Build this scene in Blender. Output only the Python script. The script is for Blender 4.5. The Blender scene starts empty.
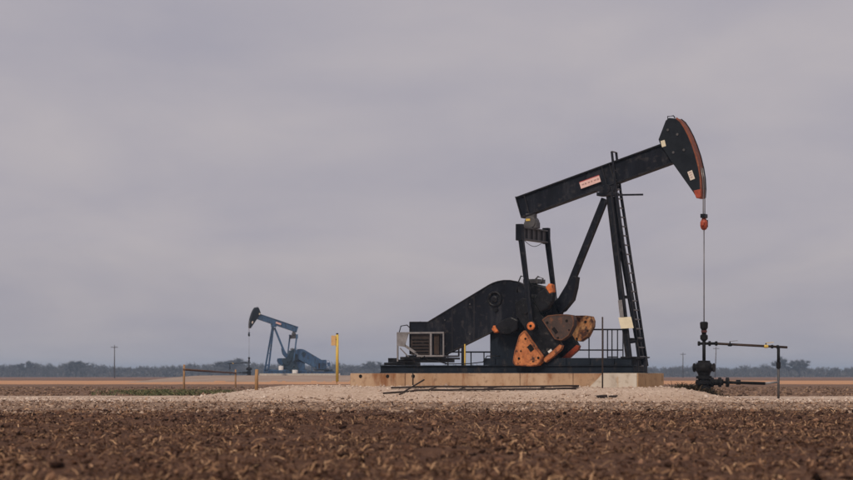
import bpy, bmesh, math, random
import numpy as np
from mathutils import Vector, Matrix

random.seed(7)
RNG = np.random.default_rng(11)
R = math.radians
sc = bpy.context.scene
COL = sc.collection

# ------------------------------------------------------------------ camera
CAM_Z = 1.0
LENS = 100.0
FPX = 853 * LENS / 36.0          # focal length in photo pixels
HOR = 375.5                      # horizon row in the photo
cam_d = bpy.data.cameras.new('camera')
cam = bpy.data.objects.new('camera', cam_d)
COL.objects.link(cam)
cam.location = (0, 0, CAM_Z)
cam.rotation_euler = (R(90), 0, 0)
cam_d.lens = LENS
cam_d.sensor_width = 36
cam_d.shift_y = (HOR - 240) / 853
cam_d.clip_start = 0.5
cam_d.clip_end = 12000
cam_d.dof.use_dof = True
cam_d.dof.focus_distance = 94
cam_d.dof.aperture_fstop = 2.4
sc.camera = cam

# ------------------------------------------------------------------ world / sun / exposure
SUN_EL, SUN_AZ = 42.0, 205.0     # azimuth clockwise from +Y (view direction)
w = bpy.data.worlds.new('World')
sc.world = w
w.use_nodes = True
nt = w.node_tree
nt.nodes.clear()
N = nt.nodes.new
out = N('ShaderNodeOutputWorld')
sky = N('ShaderNodeTexSky')
sky.sky_type = 'NISHITA'
sky.sun_disc = False
sky.sun_elevation = R(SUN_EL)
sky.sun_rotation = R(SUN_AZ)
sky.air_density = 1.0
sky.dust_density = 3.0
bg1 = N('ShaderNodeBackground')
bg1.inputs['Strength'].default_value = 0.06
nt.links.new(sky.outputs[0], bg1.inputs['Color'])
tc = N('ShaderNodeTexCoord')
sep = N('ShaderNodeSeparateXYZ')
nt.links.new(tc.outputs['Generated'], sep.inputs[0])
zc = N('ShaderNodeMath'); zc.operation = 'MAXIMUM'; zc.inputs[1].default_value = 0.0
nt.links.new(sep.outputs['Z'], zc.inputs[0])
za = N('ShaderNodeMath'); za.operation = 'ADD'; za.inputs[1].default_value = 0.13
nt.links.new(zc.outputs[0], za.inputs[0])
dx = N('ShaderNodeMath'); dx.operation = 'DIVIDE'
dy = N('ShaderNodeMath'); dy.operation = 'DIVIDE'
nt.links.new(sep.outputs['X'], dx.inputs[0]); nt.links.new(za.outputs[0], dx.inputs[1])
nt.links.new(sep.outputs['Y'], dy.inputs[0]); nt.links.new(za.outputs[0], dy.inputs[1])
cmb = N('ShaderNodeCombineXYZ')
nt.links.new(dx.outputs[0], cmb.inputs[0]); nt.links.new(dy.outputs[0], cmb.inputs[1])
mp = N('ShaderNodeMapping')
mp.inputs['Location'].default_value = (3.3, 1.9, 0)
mp.inputs['Scale'].default_value = (1.5, 0.8, 1)
nt.links.new(cmb.outputs[0], mp.inputs[0])
nz = N('ShaderNodeTexNoise')
nz.inputs['Scale'].default_value = 1.15
nz.inputs['Detail'].default_value = 5
nz.inputs['Roughness'].default_value = 0.5
nz.inputs['Distortion'].default_value = 0.25
nt.links.new(mp.outputs[0], nz.inputs['Vector'])
cr = N('ShaderNodeValToRGB')
cr.color_ramp.elements[0].position = 0.33
cr.color_ramp.elements[0].color = (0.345, 0.326, 0.376, 1)
cr.color_ramp.elements[1].position = 0.72
cr.color_ramp.elements[1].color = (0.442, 0.404, 0.422, 1)
nt.links.new(nz.outputs['Fac'], cr.inputs[0])
gr = N('ShaderNodeValToRGB')     # overcast: brighter towards the zenith all round
gr.color_ramp.interpolation = 'B_SPLINE'
e = gr.color_ramp.elements
e[0].position = 0.0; e[0].color = (0.86, 0.86, 0.85, 1)
e[1].position = 1.0; e[1].color = (1.75, 1.75, 1.75, 1)
m = e.new(0.16); m.color = (1.24, 1.235, 1.22, 1)
m = e.new(0.45); m.color = (1.5, 1.5, 1.5, 1)
nt.links.new(zc.outputs[0], gr.inputs[0])
mul = N('ShaderNodeMix'); mul.data_type = 'RGBA'; mul.blend_type = 'MULTIPLY'
mul.inputs['Factor'].default_value = 1.0
nt.links.new(cr.outputs[0], mul.inputs['A']); nt.links.new(gr.outputs[0], mul.inputs['B'])
bg2 = N('ShaderNodeBackground'); bg2.inputs['Strength'].default_value = 1.02
nt.links.new(mul.outputs['Result'], bg2.inputs['Color'])
mx = N('ShaderNodeMixShader'); mx.inputs[0].default_value = 0.94
nt.links.new(bg1.outputs[0], mx.inputs[1]); nt.links.new(bg2.outputs[0], mx.inputs[2])
nt.links.new(mx.outputs[0], out.inputs['Surface'])

sun_d = bpy.data.lights.new('sun', 'SUN')
sun = bpy.data.objects.new('sun', sun_d)
COL.objects.link(sun)
sun_d.energy = 2.1
sun_d.angle = R(12)
sun_d.color = (1.0, 0.89, 0.76)
sd = Vector((math.sin(R(SUN_AZ)) * math.cos(R(SUN_EL)), math.cos(R(SUN_AZ)) * math.cos(R(SUN_EL)), math.sin(R(SUN_EL))))
sun.rotation_euler = sd.to_track_quat('Z', 'Y').to_euler()

sc.view_settings.view_transform = 'Standard'
sc.view_settings.look = 'None'
sc.view_settings.exposure = 0.16
sc.view_settings.gamma = 1.0
sc.render.engine = 'CYCLES'
sc.cycles.use_denoising = True
sc.cycles.max_bounces = 5
sc.cycles.volume_bounces = 0

# ------------------------------------------------------------------ materials
MATS = {}
def pmat(name, c1, c2=None, scale=3.0, rough=0.6, c3=None, t3=0.62, s3=6.0, bump=0.0, bscale=30.0,
         stretch=(1, 1, 1), spec=0.35, metal=0.0, island=None, detail=6, w3=0.06, edge=None):
    """procedural paint / metal / earth: two tones by noise, a third tone in patches, fine relief"""
    if name in MATS: return MATS[name]
    m = bpy.data.materials.new(name); m.use_nodes = True
    t = m.node_tree; n = t.nodes.new; b = t.nodes['Principled BSDF']
    b.inputs['Roughness'].default_value = rough
    b.inputs['Specular IOR Level'].default_value = spec
    b.inputs['Metallic'].default_value = metal
    co = n('ShaderNodeTexCoord'); mp = n('ShaderNodeMapping'); mp.inputs['Scale'].default_value = stretch
    t.links.new(co.outputs['Object'], mp.inputs[0])
    if island:
        g = n('ShaderNodeNewGeometry'); r = n('ShaderNodeValToRGB')
        el = r.color_ramp.elements
        for i, (p, c) in enumerate(island):
            x = el[i] if i < 2 else el.new(p)
            x.position = p; x.color = (*c, 1)
        t.links.new(g.outputs['Random Per Island'], r.inputs[0])
        col = r.outputs[0]
    else:
        c2 = c2 or tuple(x * 0.7 for x in c1)
        a = n('ShaderNodeTexNoise'); a.inputs['Scale'].default_value = scale
        a.inputs['Detail'].default_value = detail; a.inputs['Roughness'].default_value = 0.65
        t.links.new(mp.outputs[0], a.inputs['Vector'])
        r = n('ShaderNodeValToRGB')
        r.color_ramp.elements[0].position = 0.36; r.color_ramp.elements[0].color = (*c1, 1)
        r.color_ramp.elements[1].position = 0.66; r.color_ramp.elements[1].color = (*c2, 1)
        t.links.new(a.outputs['Fac'], r.inputs[0])
        col = r.outputs[0]
        if c3:
            a3 = n('ShaderNodeTexNoise'); a3.inputs['Scale'].default_value = s3
            a3.inputs['Detail'].default_value = 8; a3.inputs['Roughness'].default_value = 0.7
            t.links.new(mp.outputs[0], a3.inputs['Vector'])
            r3 = n('ShaderNodeValToRGB')
            r3.color_ramp.elements[0].position = t3 - w3; r3.color_ramp.elements[1].position = t3 + w3
            t.links.new(a3.outputs['Fac'], r3.inputs[0])
            k = n('ShaderNodeMix'); k.data_type = 'RGBA'
            t.links.new(r3.outputs[0], k.inputs['Factor'])
            t.links.new(col, k.inputs['A']); k.inputs['B'].default_value = (*c3, 1)
            col = k.outputs['Result']
    if edge:                       # chipped, worn edges: where the surface turns over within a few centimetres
        ec, er = edge
        bv = n('ShaderNodeBevel'); bv.samples = 4; bv.inputs['Radius'].default_value = er
        gm = n('ShaderNodeNewGeometry'); dt = n('ShaderNodeVectorMath'); dt.operation = 'DOT_PRODUCT'
        t.links.new(bv.outputs[0], dt.inputs[0]); t.links.new(gm.outputs['Normal'], dt.inputs[1])
        en = n('ShaderNodeTexNoise'); en.inputs['Scale'].default_value = 5.0; en.inputs['Detail'].default_value = 6
        t.links.new(co.outputs['Object'], en.inputs['Vector'])
        ad = n('ShaderNodeMath'); ad.operation = 'MULTIPLY_ADD'; ad.inputs[1].default_value = 0.35
        t.links.new(en.outputs['Fac'], ad.inputs[0]); t.links.new(dt.outputs['Value'], ad.inputs[2])
        mr = n('ShaderNodeMapRange'); mr.inputs['From Min'].default_value = 1.155; mr.inputs['From Max'].default_value = 1.06
        t.links.new(ad.outputs[0], mr.inputs['Value'])
        k = n('ShaderNodeMix'); k.data_type = 'RGBA'
        t.links.new(mr.outputs['Result'], k.inputs['Factor']); t.links.new(col, k.inputs['A']); k.inputs['B'].default_value = (*ec, 1)
        col = k.outputs['Result']
    t.links.new(col, b.inputs['Base Color'])
    if bump:
        bn = n('ShaderNodeTexNoise'); bn.inputs['Scale'].default_value = bscale; bn.inputs['Detail'].default_value = 8
        t.links.new(co.outputs['Object'], bn.inputs['Vector'])
        bb = n('ShaderNodeBump'); bb.inputs['Strength'].default_value = bump; bb.inputs['Distance'].default_value = 0.02
        t.links.new(bn.outputs['Fac'], bb.inputs['Height'])
        t.links.new(bb.outputs[0], b.inputs['Normal'])
    MATS[name] = m
    return m

BLACK = pmat('black_paint', (0.0035, 0.0042, 0.0075), (0.0105, 0.0125, 0.0195), 1.6, 0.5, c3=(0.042, 0.042, 0.048), t3=0.63, s3=1.7, stretch=(1, 1, 0.22), w3=0.10, spec=0.11, bump=0.25, edge=((0.05, 0.045, 0.045), 0.03))
BLACK2 = pmat('black_greasy_steel', (0.0025, 0.0027, 0.0035), (0.013, 0.013, 0.0155), 2.4, 0.38, c3=(0.055, 0.050, 0.048), t3=0.62, s3=4, spec=0.16, bump=0.5)
NAVY = pmat('dark_blue_paint', (0.007, 0.0105, 0.0165), (0.013, 0.019, 0.028), 1.3, 0.5, c3=(0.055, 0.045, 0.04), t3=0.64, s3=3, stretch=(1, 1, 0.4), w3=0.09, spec=0.11, bump=0.2)
HEADB = pmat('horsehead_paint', (0.008, 0.010, 0.0135), (0.016, 0.019, 0.0235), 2.0, 0.45, c3=(0.06, 0.05, 0.048), t3=0.71, s3=5, spec=0.13, bump=0.2)
RUSTO = pmat('rusty_orange_paint', (0.58, 0.215, 0.075), (0.33, 0.10, 0.035), 3.2, 0.8, c3=(0.075, 0.03, 0.018), t3=0.575, s3=4.5, bump=0.6, w3=0.04, edge=((0.06, 0.022, 0.014), 0.07))
RUSTC = pmat('rust_over_cream_paint', (0.52, 0.29, 0.13), (0.36, 0.12, 0.035), 3.0, 0.8, c3=(0.06, 0.022, 0.013), t3=0.52, s3=2.8, bump=0.4, edge=((0.05, 0.02, 0.013), 0.07))
BROWNG = pmat('brown_grey_paint', (0.040, 0.026, 0.022), (0.070, 0.043, 0.034), 4, 0.7, c3=(0.15, 0.055, 0.025), t3=0.64, s3=4, bump=0.3, edge=((0.20, 0.075, 0.03), 0.06))
ORANGE = pmat('orange_safety_paint', (0.70, 0.19, 0.045), (0.50, 0.13, 0.035), 4, 0.65, c3=(0.12, 0.04, 0.02), t3=0.60, s3=9, edge=((0.05, 0.02, 0.014), 0.05))
REDOR = pmat('red_orange_paint', (0.42, 0.07, 0.025), (0.24, 0.04, 0.018), 9, 0.5, c3=(0.06, 0.015, 0.012), t3=0.6, s3=14)
STRIP = pmat('worn_rust_strip', (0.24, 0.065, 0.028), (0.15, 0.045, 0.024), 2.0, 0.6, c3=(0.40, 0.16, 0.06), t3=0.64, s3=3)
SILVER = pmat('weathered_galvanised', (0.25, 0.24, 0.245), (0.15, 0.14, 0.14), 4, 0.5, c3=(0.17, 0.11, 0.07), t3=0.68, s3=9, metal=0.25)
GREYST = pmat('grey_steel', (0.05, 0.048, 0.05), (0.085, 0.08, 0.08), 4, 0.5, spec=0.4)
BROWNB = pmat('brown_motor_paint', (0.018, 0.012, 0.010), (0.036, 0.023, 0.018), 2, 0.6, c3=(0.06, 0.035, 0.022), t3=0.64, s3=4)
CABLE = pmat('steel_cable', (0.30, 0.29, 0.28), (0.22, 0.21, 0.2), 30, 0.4, metal=0.5)
ROD = pmat('polished_rod', (0.16, 0.15, 0.155), (0.1, 0.095, 0.1), 10, 0.4, metal=0.4)
CREAM = pmat('cream_sign', (0.72, 0.65, 0.48), (0.62, 0.55, 0.40), 5, 0.6)
PALE = pmat('pale_sticker', (0.68, 0.60, 0.52), (0.55, 0.48, 0.42), 14, 0.6)
PINKP = pmat('pale_pink_plate', (0.74, 0.50, 0.45), (0.66, 0.42, 0.38), 8, 0.6)
REDP = pmat('red_print', (0.45, 0.05, 0.05), (0.40, 0.08, 0.08), 8, 0.6)
CONC = pmat('stained_concrete', (0.47, 0.33, 0.22), (0.34, 0.205, 0.115), 0.9, 0.85, c3=(0.22, 0.095, 0.04), t3=0.57, s3=1.3, stretch=(1, 1, 0.28), bump=0.3, bscale=14, edge=((0.20, 0.12, 0.07), 0.06))
CONC2 = pmat('pale_concrete', (0.58, 0.53, 0.46), (0.50, 0.43, 0.35), 1.2, 0.85, c3=(0.46, 0.30, 0.17), t3=0.64, s3=1.6, stretch=(1, 1, 0.3), bump=0.25, bscale=14, edge=((0.33, 0.26, 0.19), 0.06))
TAN = pmat('tan_stained_concrete', (0.50, 0.33, 0.18), (0.42, 0.26, 0.13), 1.2, 0.85, c3=(0.25, 0.12, 0.05), t3=0.66, s3=2.0, stretch=(1, 1, 0.2), bump=0.25, bscale=14, edge=((0.22, 0.12, 0.06), 0.06))
HOLE = pmat('hole_black', (0.01, 0.008, 0.007), (0.015, 0.012, 0.01), 5, 0.9, spec=0.1)  # black standing for the shade inside holes; pin bolts share it
BLUE = pmat('faded_blue_paint', (0.034, 0.080, 0.168), (0.058, 0.122, 0.22), 1.2, 0.55, c3=(0.03, 0.035, 0.045), t3=0.58, s3=3, stretch=(1, 1, 0.4))
BLUED = pmat('dark_blue_steel', (0.018, 0.035, 0.055), (0.03, 0.055, 0.08), 1.5, 0.55)
YELLOW = pmat('yellow_post_paint', (0.66, 0.46, 0.085), (0.54, 0.36, 0.08), 3, 0.55, c3=(0.35, 0.18, 0.04), t3=0.68, s3=8)
OCHRE = pmat('ochre_sign_board', (0.60, 0.37, 0.17), (0.50, 0.30, 0.13), 5, 0.65)
WOOD = pmat('weathered_post_wood', (0.36, 0.21, 0.10), (0.25, 0.14, 0.065), 4, 0.8, stretch=(3, 3, 0.5))
RUSTPIPE = pmat('rusty_pipe', (0.020, 0.013, 0.010), (0.05, 0.028, 0.018), 3, 0.75)
DARKROD = pmat('dark_rusty_rod', (0.024, 0.016, 0.012), (0.042, 0.025, 0.018), 6, 0.7)
WELL = pmat('wellhead_black', (0.004, 0.004, 0.0045), (0.011, 0.010, 0.010), 6, 0.6, c3=(0.06, 0.03, 0.018), t3=0.68, s3=7, spec=0.15)
WHITE = pmat('white_paint', (0.75, 0.74, 0.72), (0.6, 0.58, 0.56), 4, 0.5)
POLEW = pmat('grey_pole_wood', (0.06, 0.045, 0.035), (0.09, 0.07, 0.055), 3, 0.8)
BARK = pmat('bare_winter_bark', (0.085, 0.080, 0.080), (0.12, 0.112, 0.11), 0.5, 0.9, spec=0.1)
TWIG = pmat('bare_winter_twigs', (0.085, 0.082, 0.084), (0.13, 0.122, 0.12), 0.12, 0.9, spec=0.05)

# ------------------------------------------------------------------ mesh helpers
class MB:
    def __init__(s): s.v = []; s.f = []; s.sm = []
    def face(s, idx, smooth=False): s.f.append(tuple(idx)); s.sm.append(smooth)
    def hexa(s, p):           # 8 points: bottom 0-3, top 4-7
        b = len(s.v); s.v += [tuple(q) for q in p]
        for q in ((3, 2, 1, 0), (4, 5, 6, 7), (0, 1, 5, 4), (1, 2, 6, 5), (2, 3, 7, 6), (3, 0, 4, 7)):
            s.face([b + i for i in q])
        return s
    def box(s, a, b):
        (x0, y0, z0), (x1, y1, z1) = a, b
        return s.hexa([(x0, y0, z0), (x1, y0, z0), (x1, y1, z0), (x0, y1, z0), (x0, y0, z1), (x1, y0, z1), (x1, y1, z1), (x0, y1, z1)])
    def bar(s, p, q, w, h, up=(0, 0, 1), w2=None, h2=None):      # rectangular bar, w sideways, h along up
        p, q, up = Vector(p), Vector(q), Vector(up)
        d = (q - p).normalized(); sd = d.cross(up).normalized(); u = sd.cross(d).normalized()
        w2 = w if w2 is None else w2; h2 = h if h2 is None else h2
        pts = []
        for c, ww, hh in ((p, w, h), (q, w2, h2)):
            pts += [c - sd * ww / 2 - u * hh / 2, c + sd * ww / 2 - u * hh / 2, c + sd * ww / 2 + u * hh / 2, c - sd * ww / 2 + u * hh / 2]
        return s.hexa(pts)
    def ibeam(s, p, q, w, h, up=(0, 0, 1), tf=0.035, tw=0.03):
        p, q, up = Vector(p), Vector(q), Vector(up)
        d = (q - p).normalized(); sd = d.cross(up).normalized(); u = sd.cross(d).normalized()
        s.bar(p + u * (h / 2 - tf / 2), q + u * (h / 2 - tf / 2), w, tf, u)
        s.bar(p - u * (h / 2 - tf / 2), q - u * (h / 2 - tf / 2), w, tf, u)
        return s.bar(p, q, tw, h - 2 * tf, u)
    def tube(s, pts, r, seg=10, r2=None, cap=True):
        pts = [Vector(p) for p in pts]; n = len(pts)
        rs = r if isinstance(r, (list, tuple)) else [r + ((r if r2 is None else r2) - r) * i / max(1, n - 1) for i in range(n)]
        b = len(s.v); ref = None
        for i, p in enumerate(pts):
            d = ((pts[min(i + 1, n - 1)] - pts[max(i - 1, 0)])).normalized()
            if ref is None: ref = Vector((0, 0, 1)) if abs(d.z) < 0.9 else Vector((1, 0, 0))
            a = d.cross(ref).normalized(); c = d.cross(a).normalized()
            for k in range(seg):
                t = 2 * math.pi * k / seg
                s.v.append(tuple(p + (a * math.cos(t) + c * math.sin(t)) * rs[i]))
        for i in range(n - 1):
            for k in range(seg):
                k2 = (k + 1) % seg
                s.face((b + i * seg + k, b + i * seg + k2, b + (i + 1) * seg + k2, b + (i + 1) * seg + k), True)
        if cap:
            s.face([b + k for k in range(seg)][::-1]); s.face([b + (n - 1) * seg + k for k in range(seg)])
        return s
    def lathe(s, prof, c=(0, 0, 0), axis=(0, 0, 1), seg=16):     # prof = [(r, h)...] along axis
        ax = Vector(axis).normalized(); c = Vector(c)
        ref = Vector((0, 0, 1)) if abs(ax.z) < 0.9 else Vector((1, 0, 0))
        a = ax.cross(ref).normalized(); d = ax.cross(a)
        b = len(s.v)
        for r, h in prof:
            for k in range(seg):
                t = 2 * math.pi * k / seg
                s.v.append(tuple(c + ax * h + (a * math.cos(t) + d * math.sin(t)) * r))
        for i in range(len(prof) - 1):
            for k in range(seg):
                k2 = (k + 1) % seg
                s.face((b + i * seg + k, b + i * seg + k2, b + (i + 1) * seg + k2, b + (i + 1) * seg + k))
        s.face([b + k for k in range(seg)][::-1]); s.face([b + (len(prof) - 1) * seg + k for k in range(seg)])
        return s
    def torus(s, c, axis, r1, r2, n1=20, n2=8):
        ax = Vector(axis).normalized(); c = Vector(c)
        ref = Vector((0, 0, 1)) if abs(ax.z) < 0.9 else Vector((1, 0, 0))
        a = ax.cross(ref).normalized(); d = ax.cross(a); b = len(s.v)
        for i in range(n1):
            t = 2 * math.pi * i / n1; rad = a * math.cos(t) + d * math.sin(t)
            for j in range(n2):
                q = 2 * math.pi * j / n2
                s.v.append(tuple(c + rad * (r1 + r2 * math.cos(q)) + ax * r2 * math.sin(q)))
        for i in range(n1):
            for j in range(n2):
                s.face((b + i * n2 + j, b + ((i + 1) % n1) * n2 + j, b + ((i + 1) % n1) * n2 + (j + 1) % n2, b + i * n2 + (j + 1) % n2), True)
        return s
    def prism(s, poly, v0, v1):       # poly = [(u, z)...] in the pump's side plane, v = sideways
        b = len(s.v); n = len(poly)
        s.v += [(u, v0, z) for u, z in poly] + [(u, v1, z) for u, z in poly]
        s.face(range(b, b + n)); s.face([b + n + i for i in range(n)][::-1])
        for i in range(n):
            j = (i + 1) % n
            s.face((b + i, b + n + i, b + n + j, b + j))
        return s
    def mirror(s):                     # v -> -v
        o = MB(); o.v = [(x, -y, z) for x, y, z in s.v]; o.f = list(s.f); o.sm = list(s.sm); return o
    def build(s, name, mat, parent=None, bevel=0.0):
        me = bpy.data.meshes.new(name)
        bm = bmesh.new()
        vs = [bm.verts.new(p) for p in s.v]
        for f, sm in zip(s.f, s.sm):
            try:
                q = bm.faces.new([vs[i] for i in f]); q.smooth = sm
            except ValueError: pass
        bmesh.ops.recalc_face_normals(bm, faces=bm.faces)
        bm.to_mesh(me); bm.free()
        me.materials.append(mat)
        o = bpy.data.objects.new(name, me); COL.objects.link(o)
        if parent: o.parent = parent
        if bevel:
            md = o.modifiers.new('edge', 'BEVEL'); md.width = bevel; md.segments = 2; md.limit_method = 'ANGLE'; md.angle_limit = R(40)
        return o

def np_mesh(name, V, F, mat, parent=None, smooth=False):
    """big mesh from numpy arrays; F is (n,3) or (n,4)"""
    me = bpy.data.meshes.new(name)
    V = np.asarray(V, np.float32); F = np.asarray(F, np.int32); k = F.shape[1]
    me.vertices.add(len(V)); me.vertices.foreach_set('co', V.ravel())
    me.loops.add(F.size); me.loops.foreach_set('vertex_index', F.ravel())
    me.polygons.add(len(F)); me.polygons.foreach_set('loop_start', np.arange(0, F.size, k, dtype=np.int32))
    if smooth: me.polygons.foreach_set('use_smooth', np.ones(len(F), bool))
    me.update(calc_edges=True); me.validate()
    me.materials.append(mat)
    o = bpy.data.objects.new(name, me); COL.objects.link(o)
    if parent: o.parent = parent
    return o

def tag(o, label=None, cat=None, group=None, kind=None):
    if label: o['label'] = label
    if cat: o['category'] = cat
    if group: o['group'] = group
    if kind: o['kind'] = kind
    return o
def thing(name, loc, label, cat, rz=0.0, group=None):
    o = bpy.data.objects.new(name, None); COL.objects.link(o)
    o.location = loc; o.rotation_euler = (0, 0, rz); o.empty_display_size = 0.3
    return tag(o, label, cat, group)

# ------------------------------------------------------------------ terrain
def sst(a, b, x):
    t = np.clip((x - a) / (b - a), 0, 1); return t * t * (3 - 2 * t)
_H = RNG.random((256, 256))
def vnoise(x, y):
    x = np.asarray(x, float); y = np.asarray(y, float)
    xi = np.floor(x).astype(int); yi = np.floor(y).astype(int); fx = x - xi; fy = y - yi
    fx = fx * fx * (3 - 2 * fx); fy = fy * fy * (3 - 2 * fy)
    g = lambda a, b: _H[a & 255, b & 255]
    return (g(xi, yi) * (1 - fx) + g(xi + 1, yi) * fx) * (1 - fy) + (g(xi, yi + 1) * (1 - fx) + g(xi + 1, yi + 1) * fx) * fy
def pad1(X, Y):
    n = (vnoise(X * 0.35 + 9, Y * 0.35) - 0.5) * 1.6
    return sst(-10.4, -5.2, X + n) * (1 - sst(9.2, 12.6, X)) * sst(88.2, 91.6, Y + n * 0.5) * (1 - sst(108, 117, Y))
def pad2(X, Y):
    return sst(-46, -33, X) * (1 - sst(-4, 10, X)) * sst(330, 354, Y) * (1 - sst(378, 420, Y))
def tilled(X, Y):                      # how far the ground is the ploughed near field
    return (1 - sst(86.5, 88.6, Y))
def terr(X, Y):
    X = np.asarray(X, float); Y = np.asarray(Y, float)
    z = 0.50 * pad1(X, Y) + 1.02 * pad2(X, Y)
    z = z + 0.05 * sst(87, 89.5, Y) * (1 - sst(109, 114, Y))
    far = 1 - sst(130, 200, Y)
    z = z + far * (vnoise(X * 0.25, Y * 0.25) - 0.5) * 0.05 + far * (vnoise(X * 1.7 + 40, Y * 1.7) - 0.5) * 0.035
    t = tilled(X, Y)
    rg = (vnoise(X * 0.8, Y * 2.6 + 13) - 0.5) * 0.10 + (vnoise(X * 4.3 + 7, Y * 6.1) - 0.5) * 0.06
    rg = rg + 0.036 * np.sin(2 * np.pi * (Y + 0.6 * vnoise(X * 0.12, Y * 0.1)) / 0.96) * (0.4 + 1.2 * vnoise(X * 0.5 + 3, Y * 0.35)) * (1 - sst(56, 62, Y))
    amp = 0.55 + 0.45 * (1 - sst(58, 63, Y))
    z = z + t * amp * rg
    # shallow dead furrow where the lighter headland begins
    yy = Y - 60.5 + (vnoise(X * 0.2, 3.1) - 0.5) * 1.5
    z = z + t * (0.05 * np.exp(-((yy + 1.4) / 0.9) ** 2) - 0.05 * np.exp(-((yy - 0.4) / 0.8) ** 2))
    fld2 = sst(112, 118, Y) * (1 - sst(235, 250, Y))
    z = z + fld2 * (vnoise(X * 1.1, Y * 0.8) - 0.5) * 0.12
    return z
def tz(x, y): return float(terr(x, y))
def ground_hit(px, py, ymax=4000):
    """where the ray of a photo pixel meets the ground"""
    kx = (px - 426.5) / FPX; kz = (HOR - py) / FPX
    Y = 20.0
    while Y < ymax:
        if CAM_Z + kz * Y <= tz(kx * Y, Y): break
        Y += 0.05 if Y < 130 else 0.5
    return Vector((kx * Y, Y, tz(kx * Y, Y)))
def at(px, py, Y): return Vector(((px - 426.5) / FPX * Y, Y, CAM_Z + (HOR - py) / FPX * Y))

def samples(lo, hi, fine_lo, fine_hi, step, grow):
    c = list(np.arange(fine_lo, fine_hi + 1e-6, step))
    s, x = step, fine_hi
    while x < hi: s *= grow; x += s; c.append(min(x, hi))
    s, x = step, fine_lo
    while x > lo: s *= grow; x -= s; c.insert(0, max(x, lo))
    return np.array(sorted(set(c)))
XS = samples(-5200, 5200, -20, 20, 0.2, 1.16)
YS = np.concatenate([np.arange(-60, 16, 4), np.arange(16, 92, 0.16), np.arange(92, 120, 0.25), np.arange(120, 290, 1.2),
                     np.arange(290, 430, 2.5), samples(430, 9000, 430, 440, 5, 1.15)])
YS = np.array(sorted(set(np.round(YS, 3))))
GX, GY = np.meshgrid(XS, YS)
GZ = terr(GX, GY)
V = np.stack([GX, GY, GZ], -1).reshape(-1, 3)
ny, nx = GX.shape
ii = np.arange(ny * nx).reshape(ny, nx)
Q = np.stack([ii[:-1, :-1], ii[:-1, 1:], ii[1:, 1:], ii[1:, :-1]], -1).reshape(-1, 4)
cx = ((GX[:-1, :-1] + GX[1:, 1:]) / 2).ravel(); cy = ((GY[:-1, :-1] + GY[1:, 1:]) / 2).ravel()
jag = (vnoise(cx * 1.3, cy * 0.4 + 5) - 0.5) * 1.3 + (vnoise(cx * 5, cy * 3) - 0.5) * 0.7
is_grav = (cy > 86.9 + jag * 1.6) & (cy < 111.5 + jag * 2.0)
road = (cx < -9.5 - jag * 2) & ((vnoise(cx * 0.22, cy * 0.8 + 60) + 0.25 * (vnoise(cx * 2.0, cy * 2.0) - 0.5) < 0.42) | (cy < 89.6))
is_grav &= ~road
is_pad2 = (cy > 336 + jag * 1.5) & (cy < 405) & (cx > -44 + jag * 5) & (cx < 14 + jag * 4)
is_dry = (cy > 272 + jag * 14) & (cy < 470 + jag * 30) & ~is_pad2
is_main = ~(is_grav | is_pad2 | is_dry)

def ground_mat(name, near, ntint, headland):
    m = bpy.data.materials.new(name); m.use_nodes = True
    t = m.node_tree; n = t.nodes.new; b = t.nodes['Principled BSDF']
    b.inputs['Roughness'].default_value = 0.95; b.inputs['Specular IOR Level'].default_value = 0.1
    co = n('ShaderNodeTexCoord')
    def noise(scale, detail, rough, stretch):
        mp = n('ShaderNodeMapping'); mp.inputs['Scale'].default_value = stretch
        t.links.new(co.outputs['Object'], mp.inputs[0])
        a = n('ShaderNodeTexNoise'); a.inputs['Scale'].default_value = scale; a.inputs['Detail'].default_value = detail
        a.inputs['Roughness'].default_value = rough
        t.links.new(mp.outputs[0], a.inputs['Vector']); return a.outputs['Fac']
    def ramp(fac, stops):
        r = n('ShaderNodeValToRGB'); el = r.color_ramp.elements
        for i, (p, c) in enumerate(stops):
            x = el[i] if i < 2 else el.new(p)
            x.position = p; x.color = (*c, 1)
        t.links.new(fac, r.inputs[0]); return r.outputs[0]
    def mix(f, a, c2, blend='MIX'):
        k = n('ShaderNodeMix'); k.data_type = 'RGBA'; k.blend_type = blend
        if isinstance(f, float): k.inputs['Factor'].default_value = f
        else: t.links.new(f, k.inputs['Factor'])
        for s, v in (('A', a), ('B', c2)):
            if isinstance(v, tuple): k.inputs[s].default_value = (*v, 1)
            else: t.links.new(v, k.inputs[s])
        return k.outputs['Result']
    fine = noise(9.0, 8, 0.75, (1, 0.55, 1))
    big = noise(0.16, 4, 0.5, (1, 1.6, 1))
    c = ramp(fine, near)
    c = mix(ramp(big, [(0.40, (0, 0, 0)), (0.65, (1, 1, 1))]), c, mix(0.6, c, ntint))
    if headland:
        sp = n('ShaderNodeSeparateXYZ'); t.links.new(co.outputs['Object'], sp.inputs[0])
        wob = n('ShaderNodeMath'); wob.operation = 'MULTIPLY_ADD'; wob.inputs[1].default_value = 9.0
        t.links.new(noise(0.35, 5, 0.6, (1, 1, 1)), wob.inputs[0]); t.links.new(sp.outputs['Y'], wob.inputs[2])
        for y0, y1, stops in headland:
            mr = n('ShaderNodeMapRange'); mr.inputs['From Min'].default_value = y0; mr.inputs['From Max'].default_value = y1
            t.links.new(wob.outputs[0], mr.inputs['Value'])
            c = mix(mr.outputs['Result'], c, ramp(fine, stops))
    t.links.new(c, b.inputs['Base Color'])
    bp = n('ShaderNodeBump'); bp.inputs['Strength'].default_value = 0.6; bp.inputs['Distance'].default_value = 0.05
    t.links.new(noise(14, 8, 0.7, (1, 1, 1)), bp.inputs['Height']); t.links.new(bp.outputs[0], b.inputs['Normal'])
    return m
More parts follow.
